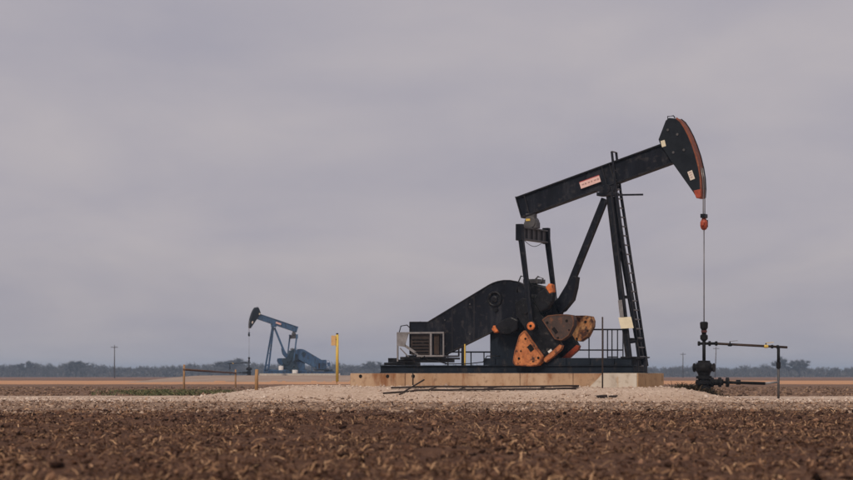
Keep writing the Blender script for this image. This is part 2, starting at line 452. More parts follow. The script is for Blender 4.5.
M_FIELD = ground_mat('tilled_soil',
    [(0.34, (0.034, 0.017, 0.011)), (0.52, (0.088, 0.046, 0.030)), (0.68, (0.19, 0.106, 0.066))], (0.13, 0.071, 0.046),
    [(65, 79, [(0.34, (0.16, 0.10, 0.072)), (0.52, (0.29, 0.20, 0.145)), (0.70, (0.34, 0.24, 0.165))]),
     (116, 121, [(0.34, (0.10, 0.058, 0.038)), (0.52, (0.19, 0.115, 0.076)), (0.70, (0.31, 0.195, 0.13))]),
     (520, 700, [(0.34, (0.16, 0.085, 0.05)), (0.52, (0.21, 0.115, 0.07)), (0.70, (0.26, 0.15, 0.095))])])
M_GRAV = ground_mat('caliche_gravel',
    [(0.30, (0.34, 0.25, 0.185)), (0.50, (0.54, 0.415, 0.325)), (0.66, (0.68, 0.55, 0.45))], (0.38, 0.255, 0.175), None)
M_DRY = ground_mat('dry_grass',
    [(0.34, (0.44, 0.22, 0.11)), (0.52, (0.57, 0.305, 0.16)), (0.70, (0.62, 0.39, 0.23))], (0.42, 0.215, 0.11), None)
def sub_ground(name, mask, mat, label, cat):
    q = Q[mask]; u, inv = np.unique(q, return_inverse=True)
    o = np_mesh(name, V[u], inv.reshape(q.shape), mat, smooth=True)
    tag(o, label, cat, kind='structure')
    return o
M_PAD2 = ground_mat('dull_caliche', [(0.30, (0.25, 0.18, 0.14)), (0.50, (0.36, 0.27, 0.21)), (0.66, (0.46, 0.36, 0.29))], (0.27, 0.175, 0.12), None)
sub_ground('ground', is_main, M_FIELD, 'dark brown tilled field running out to the tree line', 'field')
sub_ground('gravel_pad', is_grav, M_GRAV, 'pale caliche gravel pad and track under the black pump', 'gravel pad')
sub_ground('second_gravel_pad', is_pad2, M_PAD2, 'low pale gravel pad under the far blue pump', 'gravel pad')
sub_ground('dry_grass_strip', is_dry, M_DRY, 'orange strip of dry grass across the far field', 'dry grass')

# ------------------------------------------------------------------ pump: side-plane coordinates
YAW = R(25); CS, SN = math.cos(YAW), math.sin(YAW)
PX0, PY0, PZ0 = (560 - 426.5) / FPX * 95, 95.0, 1.10
def L(px, py, v):
    """side-plane point (u along the beam, z up) of the unit at sideways distance v"""
    k = (px - 426.5) / FPX
    u = (k * (PY0 + v * CS) - PX0 - v * SN) / (CS + k * SN)
    Y = PY0 - u * SN + v * CS
    return u, CAM_Z + (HOR - py) / FPX * Y - PZ0
def PL(pts, v): return [L(a, b, v) for a, b in pts]
def P3(px, py, v): u, z = L(px, py, v); return Vector((u, v, z))
def to_world(p): return Vector((PX0 + p[0] * CS + p[1] * SN, PY0 - p[0] * SN + p[1] * CS, PZ0 + p[2]))

def build_pump(root):
    # --- skid
    u0 = L(380, 370, -0.85)[0]; u1 = L(633, 370, -0.85)[0]; ur = L(483.5, 360, -0.85)[0]
    z1 = L(430, 365.3, -0.85)[1]; z2 = L(560, 358, -0.85)[1]
    for s in (-1, 1):
        MB().ibeam((u0, s * 0.78, z1 / 2), (u1, s * 0.78, z1 / 2), 0.20, z1).build('skid_rail', NAVY, root, 0.006)
    for i in range(8):
        u = u0 + 0.12 + (u1 - u0 - 0.24) * i / 7
        MB().bar((u, -0.66, z1 / 2), (u, 0.66, z1 / 2), 0.16, z1 - 0.08).build('skid_cross_member', NAVY, root)
    MB().box((u0 + 0.02, -0.66, z1 - 0.04), (u1 - 0.02, 0.66, z1 - 0.012)).build('deck_plate', NAVY, root)
    rb = MB()
    for s in (-1, 1):
        rb.box((ur, s * 0.85 - 0.12 * (s > 0), z1 + 0.003), (u1 - 0.06, s * 0.85 + 0.12 * (s < 0), z2))
    for i in range(6):
        u = ur + 0.1 + (u1 - 0.5 - ur) * i / 5
        rb.box((u, -0.72, z1 + 0.003), (u + 0.14, 0.72, z2 - 0.01))
    rb.box((ur + 0.01, -0.72, z2 - 0.04), (u1 - 0.07, 0.72, z2 - 0.005))
    rb.build('raised_base', NAVY, root, 0.008)
    for u in np.linspace(ur + 0.5, u1 - 0.8, 6):
        MB().box((u, -0.905, z1 + 0.02), (u + 0.035, -0.851, z2 - 0.02)).build('stiffener', NAVY, root)
    # --- gearbox
    MB().box((L(490, 340, -0.5)[0], -0.5, z2), (L(541, 340, -0.5)[0], 0.5, L(500, 329, -0.5)[1])).build('gearbox_pedestal', NAVY, root, 0.012)
    gb = MB().prism(PL([(489, 329), (555, 329), (556, 312), (551, 300), (545, 287), (528, 283), (506, 286), (492, 303)], -0.42), -0.42, 0.42)
    gx = gb.build('gearbox', BLACK2, root, 0.03)
    sh = P3(526, 309, -0.92)
    MB().lathe([(0.62, 0), (0.62, 0.06), (0.5, 0.10), (0.32, 0.12)], (sh.x, -0.42, sh.z), (0, -1, 0), 24).build('bearing_cover', BLACK2, gx)
    MB().tube([(sh.x, -1.1, sh.z), (sh.x, 1.1, sh.z)], 0.2, 16).build('crank_shaft', BLACK2, gx)
    MB().box((sh.x - 0.35, -0.4, L(527, 283, 0)[1] - 0.03), (sh.x + 0.30, 0.4, L(527, 279.5, 0)[1])).build('inspection_lid', GREYST, gx, 0.01)
    # --- belt guard
    gpts = [(410, 322), (428, 322), (460, 302.6), (489, 285), (493, 283), (498, 281.3), (504, 280.3), (510, 280.3), (517, 281.5), (523, 284.5), (528, 291), (529.5, 299),
            (527, 308), (521, 315), (512, 321), (489, 333), (442, 356), (410, 354)]
    g = MB().prism(PL(gpts, -0.77), -0.77, -0.45)
    bg = g.build('belt_guard', BLACK, root, 0.025)
    rim = MB()
    pp = [P3(a, b, -0.77) for a, b in gpts]
    for a, b in zip(pp, pp[1:] + pp[:1]):
        rim.bar(a + Vector((0, -0.012, 0)), b + Vector((0, -0.012, 0)), 0.03, 0.05, (0, -1, 0))
    rim.build('guard_rim', BLACK, bg)
    c = P3(495, 299, -0.77)
    MB().torus(c + Vector((0, -0.03, 0)), (0, 1, 0), 0.27, 0.06).build('sheave_ring', BLACK2, bg)
    MB().lathe([(0.13, 0), (0.13, 0.08), (0.07, 0.1)], c, (0, -1, 0), 14).build('sheave_hub', BLACK2, bg)
    c = P3(496, 309.5, -0.77)
    MB().lathe([(0.10, 0), (0.10, 0.05)], c, (0, -1, 0), 12).build('cover_plate', BLACK2, bg)
    for a, b in ((470, 304), (470, 334), (445, 320), (445, 346)):
        MB().lathe([(0.03, 0), (0.03, 0.03)], P3(a, b, -0.77), (0, -1, 0), 8).build('bolt_or_hole_plug', GREYST, bg)
    for a, b in zip(pp, pp[1:] + pp[:1]):           # bolted seam round the cover
        nb = max(1, int((b - a).length / 0.45))
        for k in range(nb):
            q = a.lerp(b, (k + 0.5) / nb); q = q + (Vector((c.x, q.y, c.z)) - q).normalized() * 0.07
            MB().lathe([(0.022, 0), (0.022, 0.025)], q, (0, -1, 0), 6).build('bolt_or_hole_plug', BLACK2, bg)
    for a, b, c2_, d2 in ((452, 307.6, 452, 351), (474, 294, 474, 340.5)):
        MB().bar(P3(a, b, -0.775), P3(c2_, d2, -0.775), 0.02, 0.05, (1, 0, 0)).build('cover_seam', BLACK, bg)
    for (a, b, c2_, d2, v) in ((512, 296, 520, 322, -0.56), (519, 293, 527, 318, -0.56), (506, 301, 512, 322, -0.56)):
        MB().bar(P3(a, b, v), P3(c2_, d2, v), 0.10, 0.06, (1, 0, 0)).build('casting_rib', BLACK2, gx)
    MB().tube([P3(530, 284, -0.5), P3(527, 277, -0.55), P3(521, 276, -0.6), P3(518, 283, -0.7), P3(517, 292, -0.8)], 0.03, 7).build('oil_line', BLACK2, gx)
    MB().tube([P3(541, 284, -0.3), P3(543, 278.5, -0.3), P3(538, 276.5, -0.3), P3(534, 281, -0.3)], 0.035, 7).build('breather_pipe', GREYST, gx)
    MB().tube([P3(445, 364, -0.9), P3(470, 363.5, -0.9), P3(483, 362, -0.92), P3(487, 356, -0.92), P3(500, 356, -0.92)], 0.022, 6).build('conduit', BLACK2, root)
    # guard support post
    MB().bar(P3(463, 366, -0.72), P3(463, 345, -0.72), 0.12, 0.10, (1, 0, 0)).build('guard_support', BLACK, root)
    MB().bar(P3(465, 366, -0.80), P3(465, 344, -0.80), 0.05, 0.05, (1, 0, 0)).build('orange_marker_bar', YELLOW, root)
    # --- motor in its cage
    uA, zA = L(397, 333, -0.96); uB = L(444, 333, -0.96)[0]; zB = L(420, 356, -0.96)[1]; uC = L(431, 340, -0.96)[0]
    uM = (L(404, 345, -0.3)[0] + L(440, 345, -0.3)[0]) / 2; zM = (L(420, 340, -0.3)[1] + L(420, 354, -0.3)[1]) / 2
    mo = MB().lathe([(0.10, -0.78), (0.36, -0.72), (0.44, -0.62), (0.44, 0.55), (0.36, 0.68), (0.12, 0.72)], (uM, 0.12, zM + 0.06), (0, 1, 0), 20).build('electric_motor', BROWNB, root)
    fin = MB()
    for k in range(10):
        fin.torus((uM, -0.35 + k * 0.1, zM + 0.06), (0, 1, 0), 0.45, 0.016, 20, 5)
    fin.build('cooling_fin', BROWNB, mo)
    MB().box((L(411, 340, -0.86)[0], -0.86, zB + 0.05), (L(430, 340, -0.86)[0], -0.78, zA - 0.06)).build('sheave_cover', BROWNB, root, 0.01)
    for k in range(5):
        zk = zB + 0.14 + k * 0.13
        MB().bar((L(412.5, 340, -0.87)[0], -0.87, zk), (L(428.5, 340, -0.87)[0], -0.87, zk), 0.03, 0.05, (0, -0.5, 1)).build('louvre', BLACK2, root)
    MB().tube([P3(399, 333, -0.9), P3(401, 326, -0.7), P3(407, 325, -0.5), P3(412, 330, -0.4)], 0.022, 6).build('power_cable', BLACK2, root)
    MB().tube([P3(424, 356, -0.99), P3(428, 360, -1.0), P3(437, 361, -1.0), P3(448, 364, -0.95)], 0.025, 6).build('power_cable', BLACK2, root)
    MB().box((L(434, 340, -0.85)[0], -0.85, zB + 0.05), (L(439, 340, -0.85)[0], -0.78, zA - 0.06)).build('side_cover', RUSTPIPE, root, 0.01)
    MB().box((uM - 0.55, -0.7, zB - 0.10), (uM + 0.6, 0.8, zB + 0.04)).build('motor_mount', BLACK2, root, 0.01)
    cg = []
    for v in (-0.96, 0.55):
        m = MB()
        m.bar((uA, v, zA), (uB, v, zA), 0.06, 0.07)
        m.bar((uA + 0.9, v, zB), (uB, v, zB), 0.06, 0.07)
        for u, t in ((uA + 0.03, 0.06), (uC, 0.09), (uB - 0.02, 0.06)):
            m.bar((u, v + 0.001, zB if u > uA + 0.5 else zB - 0.22), (u, v + 0.001, zA - 0.036), 0.055, t, (1, 0, 0))
        m.bar(P3(404, 345, -0.96) + Vector((0, v + 0.962, 0)), P3(420.5, 357, -0.96) + Vector((0, v + 1.122, 0)), 0.05, 0.10, (0, 0, 1))
        m.bar(P3(400, 348, -0.96) + Vector((0, v + 0.964, 0)), P3(408, 358, -0.96) + Vector((0, v + 1.124, 0)), 0.05, 0.05, (0, 0, 1))
        cg.append(m.build('motor_cage_side', SILVER, root, 0.005))
    for u, z in ((uA + 0.03, zA), (uB - 0.03, zA), (uB - 0.03, zB), (uC, zA)):
        MB().bar((u, -0.93, z), (u, 0.52, z), 0.05, 0.05).build('motor_cage_tie', SILVER, root)
    pz = L(400, 347, -0.96)[1]
    pl = MB(); ub = L(409, 333, -0.96)[0]
    pl.hexa([(uA + 0.05, -1.0, pz + 0.05), (ub - 0.18, -1.0, pz), (ub - 0.18, -0.985, pz), (uA + 0.05, -0.985, pz + 0.05),
             (uA + 0.05, -1.0, zA - 0.03), (ub, -1.0, zA - 0.03), (ub, -0.985, zA - 0.03), (uA + 0.05, -0.985, zA - 0.03)])
    pl.build('cage_panel', SILVER, root)
    MB().box((L(411, 322, -0.55)[0], -0.55, zA + 0.02), (L(428, 322, -0.55)[0], 0.5, L(415, 322.5, -0.55)[1])).build('motor_cover', BLACK, root, 0.02)
    for a, b, v0, v1, h0, h1 in ((384, 405, -0.8, 0.7, 362.5, 365.2), (393, 440, -0.85, 0.6, 359.5, 362.4), (400, 420, -0.95, 0.3, 356.8, 359.4), (425, 447, -0.9, 0.4, 357.5, 359.4), (388, 394, -0.5, -0.2, 358, 362.4)):
        MB().box((L(a, 360, v0)[0], v0, L(a, h1, v0)[1]), (L(b, 360, v0)[0], v1, L(a, h0, v0)[1])).build('motor_rail', BLACK2, root, 0.01)
    # --- cranks, counterweights, pitman arms (mirrored pair)
    VC0, VC1 = -0.82, -1.02
    low = [(524, 330), (538, 350), (542.5, 356), (541, 362), (537.5, 365.5), (530, 366.5), (514.5, 365.5), (512.2, 362), (514, 351.5), (518.8, 335)]
    upr = [(541.4, 319.8), (547, 315.5), (556, 314.3), (566, 314.2), (572.5, 315.2), (574.2, 320), (573.8, 326), (568.7, 336), (561.5, 341), (554.5, 339.6)]
    arm = [(515, 303), (522, 298), (531, 299), (541, 314), (551, 328), (562, 345), (553, 354.5), (545, 359.5), (536, 348), (526, 331), (516, 315)]
    tip = [(562.3, 345.3), (561, 349.5), (552, 357.5), (545.5, 362.5), (542.5, 360), (544.5, 357.5), (552.5, 350.5), (559.5, 344.3)]
    wingA = [(533, 300), (538, 293), (545.5, 287), (549, 293.5), (553, 292), (552, 301), (547, 309.5), (539, 313)]
    wingB = [(518, 320), (511, 316.5), (504, 319), (498, 323), (494.5, 326), (498.5, 331.5), (501, 334), (509, 334.5), (517, 330)]
    tipA = [(545.3, 287.3), (548.6, 283.3), (552.2, 284.3), (553.2, 292.3), (549.2, 293.8)]
    tipB = [(491.3, 329.2), (493.3, 325.2), (495.5, 326.0), (498.8, 331.2), (494.2, 333.2)]
    def sub(mb, name, mat, par, bev, far): (mb.mirror() if far else mb).build(name, mat, par, bev)
    for far in (False, True):
        a = MB().prism(PL(arm, VC1), VC1, VC0)
        cr = (a.mirror() if far else a).build('crank', BLACK2, root, 0.02)
        sub(MB().prism(PL(tip, VC1 - 0.01), VC1 - 0.01, VC0 + 0.01), 'crank_tip', REDOR if far else RUSTO, cr, 0.006, far)
        VW = -1.20
        for poly, mat, nm in ((low, GREYST if far else RUSTO, 'counterweight'), (upr, RUSTC if far else BROWNG, 'counterweight')):
            q = MB().prism(PL(poly, VW), VW, VC0 - 0.03)
            cw = (q.mirror() if far else q).build(nm, mat, root, 0.035)
            if poly is low:
                hl = [(525.5, 338.7, 0.045), (519, 358.4, 0.05), (538.4, 357.8, 0.05), (521, 351, 0.035), (533, 361.5, 0.03)]
                sq = (530.7, 348, 0.10, 0.13)
            else:
                hl = [(547.3, 322.6, 0.055), (566.7, 320.8, 0.055), (558, 338, 0.05), (569, 330, 0.035)]
                sq = (555, 330.5, 0.07, 0.13)
            rim = MB(); wv = [P3(a_, b_, VW) for a_, b_ in poly]; cen = sum(wv, Vector()) / len(wv)
            wv = [w_.lerp(cen, 0.07) for w_ in wv]
            for a_, b_ in zip(wv, wv[1:] + wv[:1]): rim.bar(a_, b_, 0.03, 0.035, (0, -1, 0))
            sub(rim, 'raised_rim', cw.data.materials[0], cw, 0, far)
            vface = -VW if far else VW; dr = 1 if far else -1
            # the far weight shows its inner face to the photo, so the black hole plugs go through
            for (hx, hy, hr) in hl:
                p = P3(hx, hy, VW)
                MB().tube([(p.x, -VW * (1 if far else -1) + dr * 0.02, p.z), (p.x, (-VC0 + 0.03) * (1 if far else -1) - dr * 0.02, p.z)], hr, 10).build('bolt_or_hole_plug', HOLE, cw)  # solid black plugs, coloured as the shade inside open holes
            p = P3(sq[0], sq[1], VW); ax = Vector((math.cos(-0.9), 0, math.sin(-0.9)))
            b0 = Vector((p.x, 0, p.z))
            MB().bar(b0 - ax * sq[3] + Vector((0, vface + dr * 0.006, 0)), b0 + ax * sq[3] + Vector((0, vface + dr * 0.006, 0)), sq[2] * 2, 0.02, (0, 1, 0)).build('slot_shade', HOLE, cw)  # dark plate on the face, coloured as shade in an open slot
        if not far:
            for wg, tp in ((wingA, tipA), (wingB, tipB)):
                bw = MB().prism(PL(wg, VC1 - 0.16), VC1 - 0.16, VC0 - 0.02).build('balance_weight', BLACK2, root, 0.06)
                MB().prism(PL(tp, VC1 - 0.13), VC1 - 0.13, VC0 - 0.05).build('painted_tip', ORANGE, bw, 0.03)
            p = P3(550, 351, VC1 - 0.01)
            MB().bar(p + Vector((-0.07, -0.006, -0.05)), p + Vector((0.07, -0.006, 0.05)), 0.09, 0.012, (0, 1, 0)).build('white_sticker', WHITE, cr)
        else:
            p = P3(548, 330, VC1)
            MB().box((p.x - 0.08, 0.80, p.z - 0.1), (p.x + 0.08, 0.815, p.z + 0.1)).build('white_sticker', WHITE, cr)
        VP = -1.40
        pin = P3(532, 326, VP)
        q = MB().tube([(pin.x, VC0, pin.z), (pin.x, VP - 0.05, pin.z)], 0.10, 14); sub(q, 'crank_pin', BLACK2, cr, 0, far)
        q = MB().lathe([(0.17, 0), (0.17, 0.05), (0.12, 0.07)], (pin.x, VP - 0.075, pin.z), (0, -1, 0), 18); sub(q, 'pin_cap', ORANGE, cr, 0, far)
        q = MB().lathe([(0.055, 0), (0.055, 0.02)], (pin.x, VP - 0.145, pin.z), (0, -1, 0), 10); sub(q, 'pin_bolt', HOLE, cr, 0, far)
        top = P3(520, 229, VP)
        q = MB().bar((pin.x, VP, pin.z), top, 0.13, 0.15, (1, 0, 0), 0.15, 0.22)
        q.lathe([(0.19, -0.06), (0.19, 0.06)], (pin.x, VP, pin.z), (0, 1, 0), 18)
        pt = (q.mirror() if far else q).build('pitman_arm', BLACK, root, 0.012)
        hd = MB().box((top.x - 0.15, VP - 0.11, L(520, 240.5, VP)[1]), (top.x + 0.13, VP + 0.11, L(520, 224, VP)[1]))
        sub(hd, 'pitman_head', BLACK, pt, 0.02, far)
    # --- equalizer and tail bearing
    tp = P3(520, 229, -1.40)
    eq = MB()
    ze0, ze1 = L(533, 241.5, 0)[1], L(533, 228.5, 0)[1]
    eq.box((tp.x - 0.12, -1.28, ze1 - 0.06), (tp.x + 0.12, 1.28, ze1))
    eq.box((tp.x - 0.12, -1.28, ze0), (tp.x + 0.12, 1.28, ze0 + 0.06))
    eq.box((tp.x - 0.03, -1.28, ze0 + 0.06), (tp.x + 0.03, 1.28, ze1 - 0.06))
    for v in (-0.8, -0.25, 0.25, 0.8): eq.box((tp.x - 0.10, v - 0.03, ze0 + 0.06), (tp.x + 0.10, v + 0.03, ze1 - 0.06))
    eqo = eq.build('equalizer_beam', GREYST, root, 0.008)
    cb = P3(532, 222.5, 0)
    q = MB().tube([(cb.x, -0.24, cb.z), (cb.x, 0.24, cb.z)], 0.24, 16)
    q.box((cb.x - 0.28, -0.2, ze1), (cb.x + 0.28, 0.2, cb.z)); q.box((cb.x - 0.22, -0.16, cb.z), (cb.x + 0.16, 0.16, cb.z + 0.36))
    tb = q.build('tail_bearing', GREYST, root, 0.02)
    MB().box((cb.x - 0.16, -0.262, cb.z + 0.05), (cb.x + 0.02, -0.243, cb.z + 0.14)).build('yellow_tag', YELLOW, tb)
    MB().tube([Vector((tp.x, -0.9 + 1.8 * i / 12, ze0 - 0.02 - 0.18 * math.sin(math.pi * i / 12))) for i in range(13)], 0.012, 5).build('grease_line', BLACK2, root)
    # --- walking beam
    V0 = -0.21
    bl, br = P3(521.8, 217.5, V0), P3(676, 161.2, V0); tl, tr_ = P3(523.5, 194, V0), P3(669, 141.0, V0)
    ax = ((br - bl).normalized() + (tr_ - tl).normalized()).normalized(); up = Vector((-ax.z, 0, ax.x))
    dep = (tl - bl).dot(up)
    p0 = Vector((bl.x, 0, bl.z)) + up * dep / 2; p1 = p0 + ax * ((br - bl).length)
    bm_ = MB().ibeam(p0, p1, 0.42, dep, up, 0.05, 0.22)
    wb = bm_.build('walking_beam', BLACK, root, 0.008)
    MB().bar(p0 - ax * 0.035, p0 - ax * 0.002, 0.46, dep + 0.03, up).build('end_plate', BLACK, wb, 0.005)
    for k in np.linspace(0.03, 0.97, 22):
        q = p0 + (p1 - p0) * k - up * (dep / 2 - 0.025)
        if abs(k - 0.56) < 0.12: MB().tube([q - up * 0.04 + Vector((0, -0.16, 0)), q + up * 0.06 + Vector((0, -0.16, 0))], 0.025, 6).build('bolt_or_hole_plug', BLACK2, wb)
    for k in (0.05, 0.56, 0.61):
        for s in (-1, 1):
            q = p0 + (p1 - p0) * k + Vector((0, s * 0.155, 0))
            MB().bar(q - ax * 0.015, q + ax * 0.015, 0.08, dep - 0.105, up).build('stiffener', BLACK, wb)
    # maker's plate, print not legible in the photograph
    q = P3(590.3, 182.3, V0)
    for sd_ in (-1, 1):
        pc = Vector((q.x, sd_ * 0.225, q.z))
        npl = MB().bar(pc - ax * 0.44, pc + ax * 0.44, 0.03, 0.25, up).build('name_plate', PINKP, wb, 0.003)
        MB().bar(pc - ax * 0.44 + up * 0.14, pc + ax * 0.44 + up * 0.14, 0.028, 0.03, up).build('red_border', REDP, npl)
        for i, wd in enumerate((0.10, 0.07, 0.09, 0.06, 0.10, 0.08)):
            a = pc + ax * (-0.36 + i * 0.135) + Vector((0, sd_ * 0.017, 0)) + up * 0.01
            MB().bar(a, a + ax * wd, 0.006, 0.05 + 0.02 * (i % 2), up).build('worn_print', MATS['pale_pink_plate_dark'], npl)
    # --- horsehead
    VH = 0.30
    front = [(676, 118.6), (680, 121.8), (684, 127.8), (688, 135.6), (691.6, 144.4), (695.3, 155.5), (698.2, 167.5), (699.8, 178), (700.3, 188), (699.8, 196.8)]
    back = [(696.3, 197.4), (693, 192), (671.5, 161.8), (660.2, 144.2), (658.4, 139.5), (665.6, 120.6), (669, 117.9)]
    hp = PL(front + back, -VH)
    hh = MB().prism(hp, -VH, VH).build('horsehead', HEADB, root, 0.012)
    fu = PL(front, -VH)
    st = MB()
    for (a, b) in zip(fu, fu[1:]):
        a3, b3 = Vector((a[0], 0, a[1])), Vector((b[0], 0, b[1])); d = (b3 - a3).normalized(); nrm = Vector((-d.z, 0, d.x))
        if nrm.x < 0: nrm = -nrm
        st.bar(a3 + nrm * 0.010 - d * 0.01, b3 + nrm * 0.010 + d * 0.01, 2 * VH - 0.10, 0.03, nrm)
    st.build('wear_strip', STRIP, hh)
    for s in (-1, 1):
        fl = MB()
        for (a, b) in zip(fu, fu[1:]):
            a3, b3 = Vector((a[0], s * (VH - 0.02), a[1])), Vector((b[0], s * (VH - 0.02), b[1])); d = (b3 - a3).normalized(); nrm = Vector((-d.z, 0, d.x))
            if nrm.x < 0: nrm = -nrm
            fl.bar(a3 + nrm * 0.02 - d * 0.01, b3 + nrm * 0.02 + d * 0.01, 0.04, 0.07, nrm)
        fl.build('edge_flange', HEADB if s > 0 else STRIP, hh)
    MB().prism(PL([(693.4, 190.6), (700.9, 189), (700.4, 197.6), (696.2, 198.2)], -VH - 0.012), -VH - 0.012, VH + 0.012).build('painted_toe', REDOR, hh, 0.01)
    def sticker(cx_, cy_, w_, h_, ang, mat, extra=False):
        for sd_ in (-1, 1):
            p = P3(cx_, cy_, -VH - 0.004); p.y = sd_ * abs(p.y); a = Vector((math.cos(ang), 0, math.sin(ang))); b = Vector((-a.z, 0, a.x))
            o = MB().bar(p - a * w_ / 2, p + a * w_ / 2, 0.012, h_, b).build('sticker', mat, hh)
            if extra:
                for k in (-0.22, 0.05, 0.3):
                    off = b * h_ * k + Vector((0, sd_ * 0.008, 0))
                    MB().bar(p - a * w_ * 0.3 + off, p + a * w_ * 0.2 + off, 0.004, h_ * 0.07, b).build('worn_print', MATS['pale_pink_plate_dark'], o)
    sticker(663.3, 143.6, 0.17, 0.25, -0.45 + 0.7, CREAM)
    sticker(691.2, 175.3, 0.20, 0.36, 0.35, PALE, True)
    for a, b in ((677.5, 134.5), (673.5, 152.5), (668, 130), (684, 150)):
        MB().lathe([(0.05, 0), (0.05, 0.04)], P3(a, b, -VH), (0, -1, 0), 10).build('bolt_or_hole_plug', GREYST, hh)
    MB().tube([P3(668, 119, -0.1), P3(667.5, 116.6, -0.1), P3(673.5, 115.8, -0.1), P3(675, 118, -0.1)], 0.025, 6).build('lifting_eye', BLACK, hh)
    # --- bridle, carrier bar, polished rod
    uf, zf = L(704.0, 198, 0)[0], L(704, 196, 0)[1]
    for v in (-0.1, 0.1):
        pts = [Vector((uf, v, L(704, 214, 0)[1])), Vector((uf, v, zf))]
        for a in fu[::-1][1:4]: pts.append(Vector((a[0] + 0.05, v, a[1])))
        MB().tube(pts, 0.02, 6).build('bridle_cable', CABLE, root)
    cbz = L(704, 214, 0)[1]; zr = L(704, 230, 0)[1]
    cbr = MB().box((uf - 0.10, -0.17, cbz - 0.16), (uf + 0.10, 0.17, cbz)).build('carrier_bar', BLACK2, root, 0.02)
    MB().lathe([(0.06, 0), (0.12, 0.06), (0.15, 0.16), (0.15, 0.30), (0.10, 0.40), (0.08, 0.46)], (uf, 0, zr), (0, 0, 1), 12).build('rod_clamp', REDOR, cbr)
    MB().box((uf - 0.06, -0.22, zr + 0.16), (uf + 0.06, 0.24, zr + 0.28)).build('clamp_bolt', REDOR, cbr, 0.01)
    MB().box((uf + 0.02, 0.10, zr + 0.12), (uf + 0.09, 0.24, zr + 0.40)).build('load_cell', BLACK2, cbr, 0.01)
    MB().tube([(uf, 0, zr - 0.0), (uf, 0, L(704, 326, 0)[1])], 0.022, 8).build('polished_rod', ROD, root)
    # --- samson post
    ap = P3(609, 193, 0)
    sb = MB().box((ap.x - 0.42, -0.3, ap.z - 0.12), (ap.x + 0.32, 0.3, ap.z + 0.02))
    sb.tube([(ap.x, -0.34, ap.z + 0.14), (ap.x, 0.34, ap.z + 0.14)], 0.17, 14)
    sb.hexa([(ap.x - 0.3, -0.26, ap.z + 0.02), (ap.x + 0.26, -0.26, ap.z + 0.02), (ap.x + 0.26, 0.26, ap.z + 0.02), (ap.x - 0.3, 0.26, ap.z + 0.02),
             (ap.x - 0.5, -0.2, ap.z + 0.12), (ap.x + 0.4, -0.2, ap.z + 0.32), (ap.x + 0.4, 0.2, ap.z + 0.32), (ap.x - 0.5, 0.2, ap.z + 0.12)])
    sb.build('saddle_bearing', BLACK, root, 0.015)
    ft = P3(629, 359, -0.72); tpn = P3(609.5, 196, -0.2)
    legs = []
    for s in (1, -1):
        q = MB().ibeam((tpn.x, -0.2, tpn.z), (ft.x, -0.72, ft.z), 0.17, 0.23, (1, 0, 0), 0.03, 0.03)
        lg = (q if s > 0 else q.mirror()).build('samson_leg', BLACK, root, 0.005)
        MB().box((ft.x - 0.28, -0.72 * s - 0.2, z2), (ft.x + 0.28, -0.72 * s + 0.2, z2 + 0.05)).build('foot_plate', BLACK, lg)
    for k in (0.33, 0.62, 0.88):
        a = Vector((tpn.x, -0.2, tpn.z)).lerp(Vector((ft.x, -0.72, ft.z)), k)
        MB().bar((a.x, a.y + 0.1, a.z), (a.x, -a.y - 0.1, a.z), 0.10, 0.12).build('leg_brace', BLACK, root)
    rt, rf = P3(605, 199, 0), P3(541, 358, 0)
    MB().bar(rt, rf, 0.22, 0.26, (1, 0, 0)).build('rear_leg', BLACK, root, 0.012)
    MB().prism(PL([(573.5, 276), (576.5, 277), (575, 288), (572, 300), (563, 311), (548, 318), (548, 306), (558, 298), (567, 283)], -0.2), -0.2, 0.2).build('leg_gusset', BLACK, root, 0.012)
    for s in (-1, 1):
        MB().bar(P3(541, 357, 0) + Vector((0, s * 0.2, 0)), P3(541, 357, 0) + Vector((0, s * 0.6, -0.02)), 0.3, 0.06).build('rear_foot', BLACK, root)
    # ladder on the front of the post
    A, B, C = P3(614.0, 152, 0), P3(618.5, 193, 0), P3(643.5, 366, 0)
    la = thing_part('ladder', root)
    for s in (-1, 1):
        MB().bar(A + Vector((0, s * 0.25, 0)), B + Vector((0, s * 0.26, 0)), 0.06, 0.085, (1, 0, 0)).build('ladder_rail', BLACK, la)
        MB().bar(B + Vector((0, s * 0.26, 0)), C + Vector((0, s * 0.42, 0)), 0.06, 0.11, (1, 0, 0)).build('ladder_rail', BLACK, la)
    for i in range(24):
        t = i / 23
        if t < 0.19: p = A.lerp(B, t / 0.19); hw = 0.25
        else: p = B.lerp(C, (t - 0.19) / 0.81); hw = 0.26 + 0.16 * (t - 0.19) / 0.81
        MB().tube([p + Vector((0, -hw, 0)), p + Vector((0, hw, 0))], 0.03, 6).build('rung', SILVER, la)
    MB().bar(P3(618, 195, -0.3), P3(643, 194.6, -0.3), 0.07, 0.07).build('hoist_bar', BLACK, root)
    MB().bar(P3(629, 342.5, -0.66), P3(642, 340.5, -0.2), 0.08, 0.10).build('ladder_bracket', BLACK, root)
    MB().bar(P3(633, 358.5, -0.4), P3(646, 357.5, -0.4), 0.7, 0.05).build('step_plate', BLACK, root)
    MB().bar(P3(645.5, 372, -0.5), P3(645.5, 357, -0.5), 0.10, 0.12, (1, 0, 0)).build('step_post', BLACK, root)
    MB().bar(P3(638, 372, -0.6), P3(638, 357, -0.6), 0.08, 0.08, (1, 0, 0)).build('step_post', BLACK, root)
    # sign on the near leg
    q = PL([(618.3, 317.5), (631, 316.8), (633.6, 328), (620.8, 328.6)], -0.92)
    MB().prism(q, -0.92, -0.90).build('sign_plate', CREAM, root)
    MB().bar(P3(620, 300, -0.83), P3(622, 317, -0.83), 0.05, 0.16, (1, 0, 0)).build('small_plate', SILVER, root)

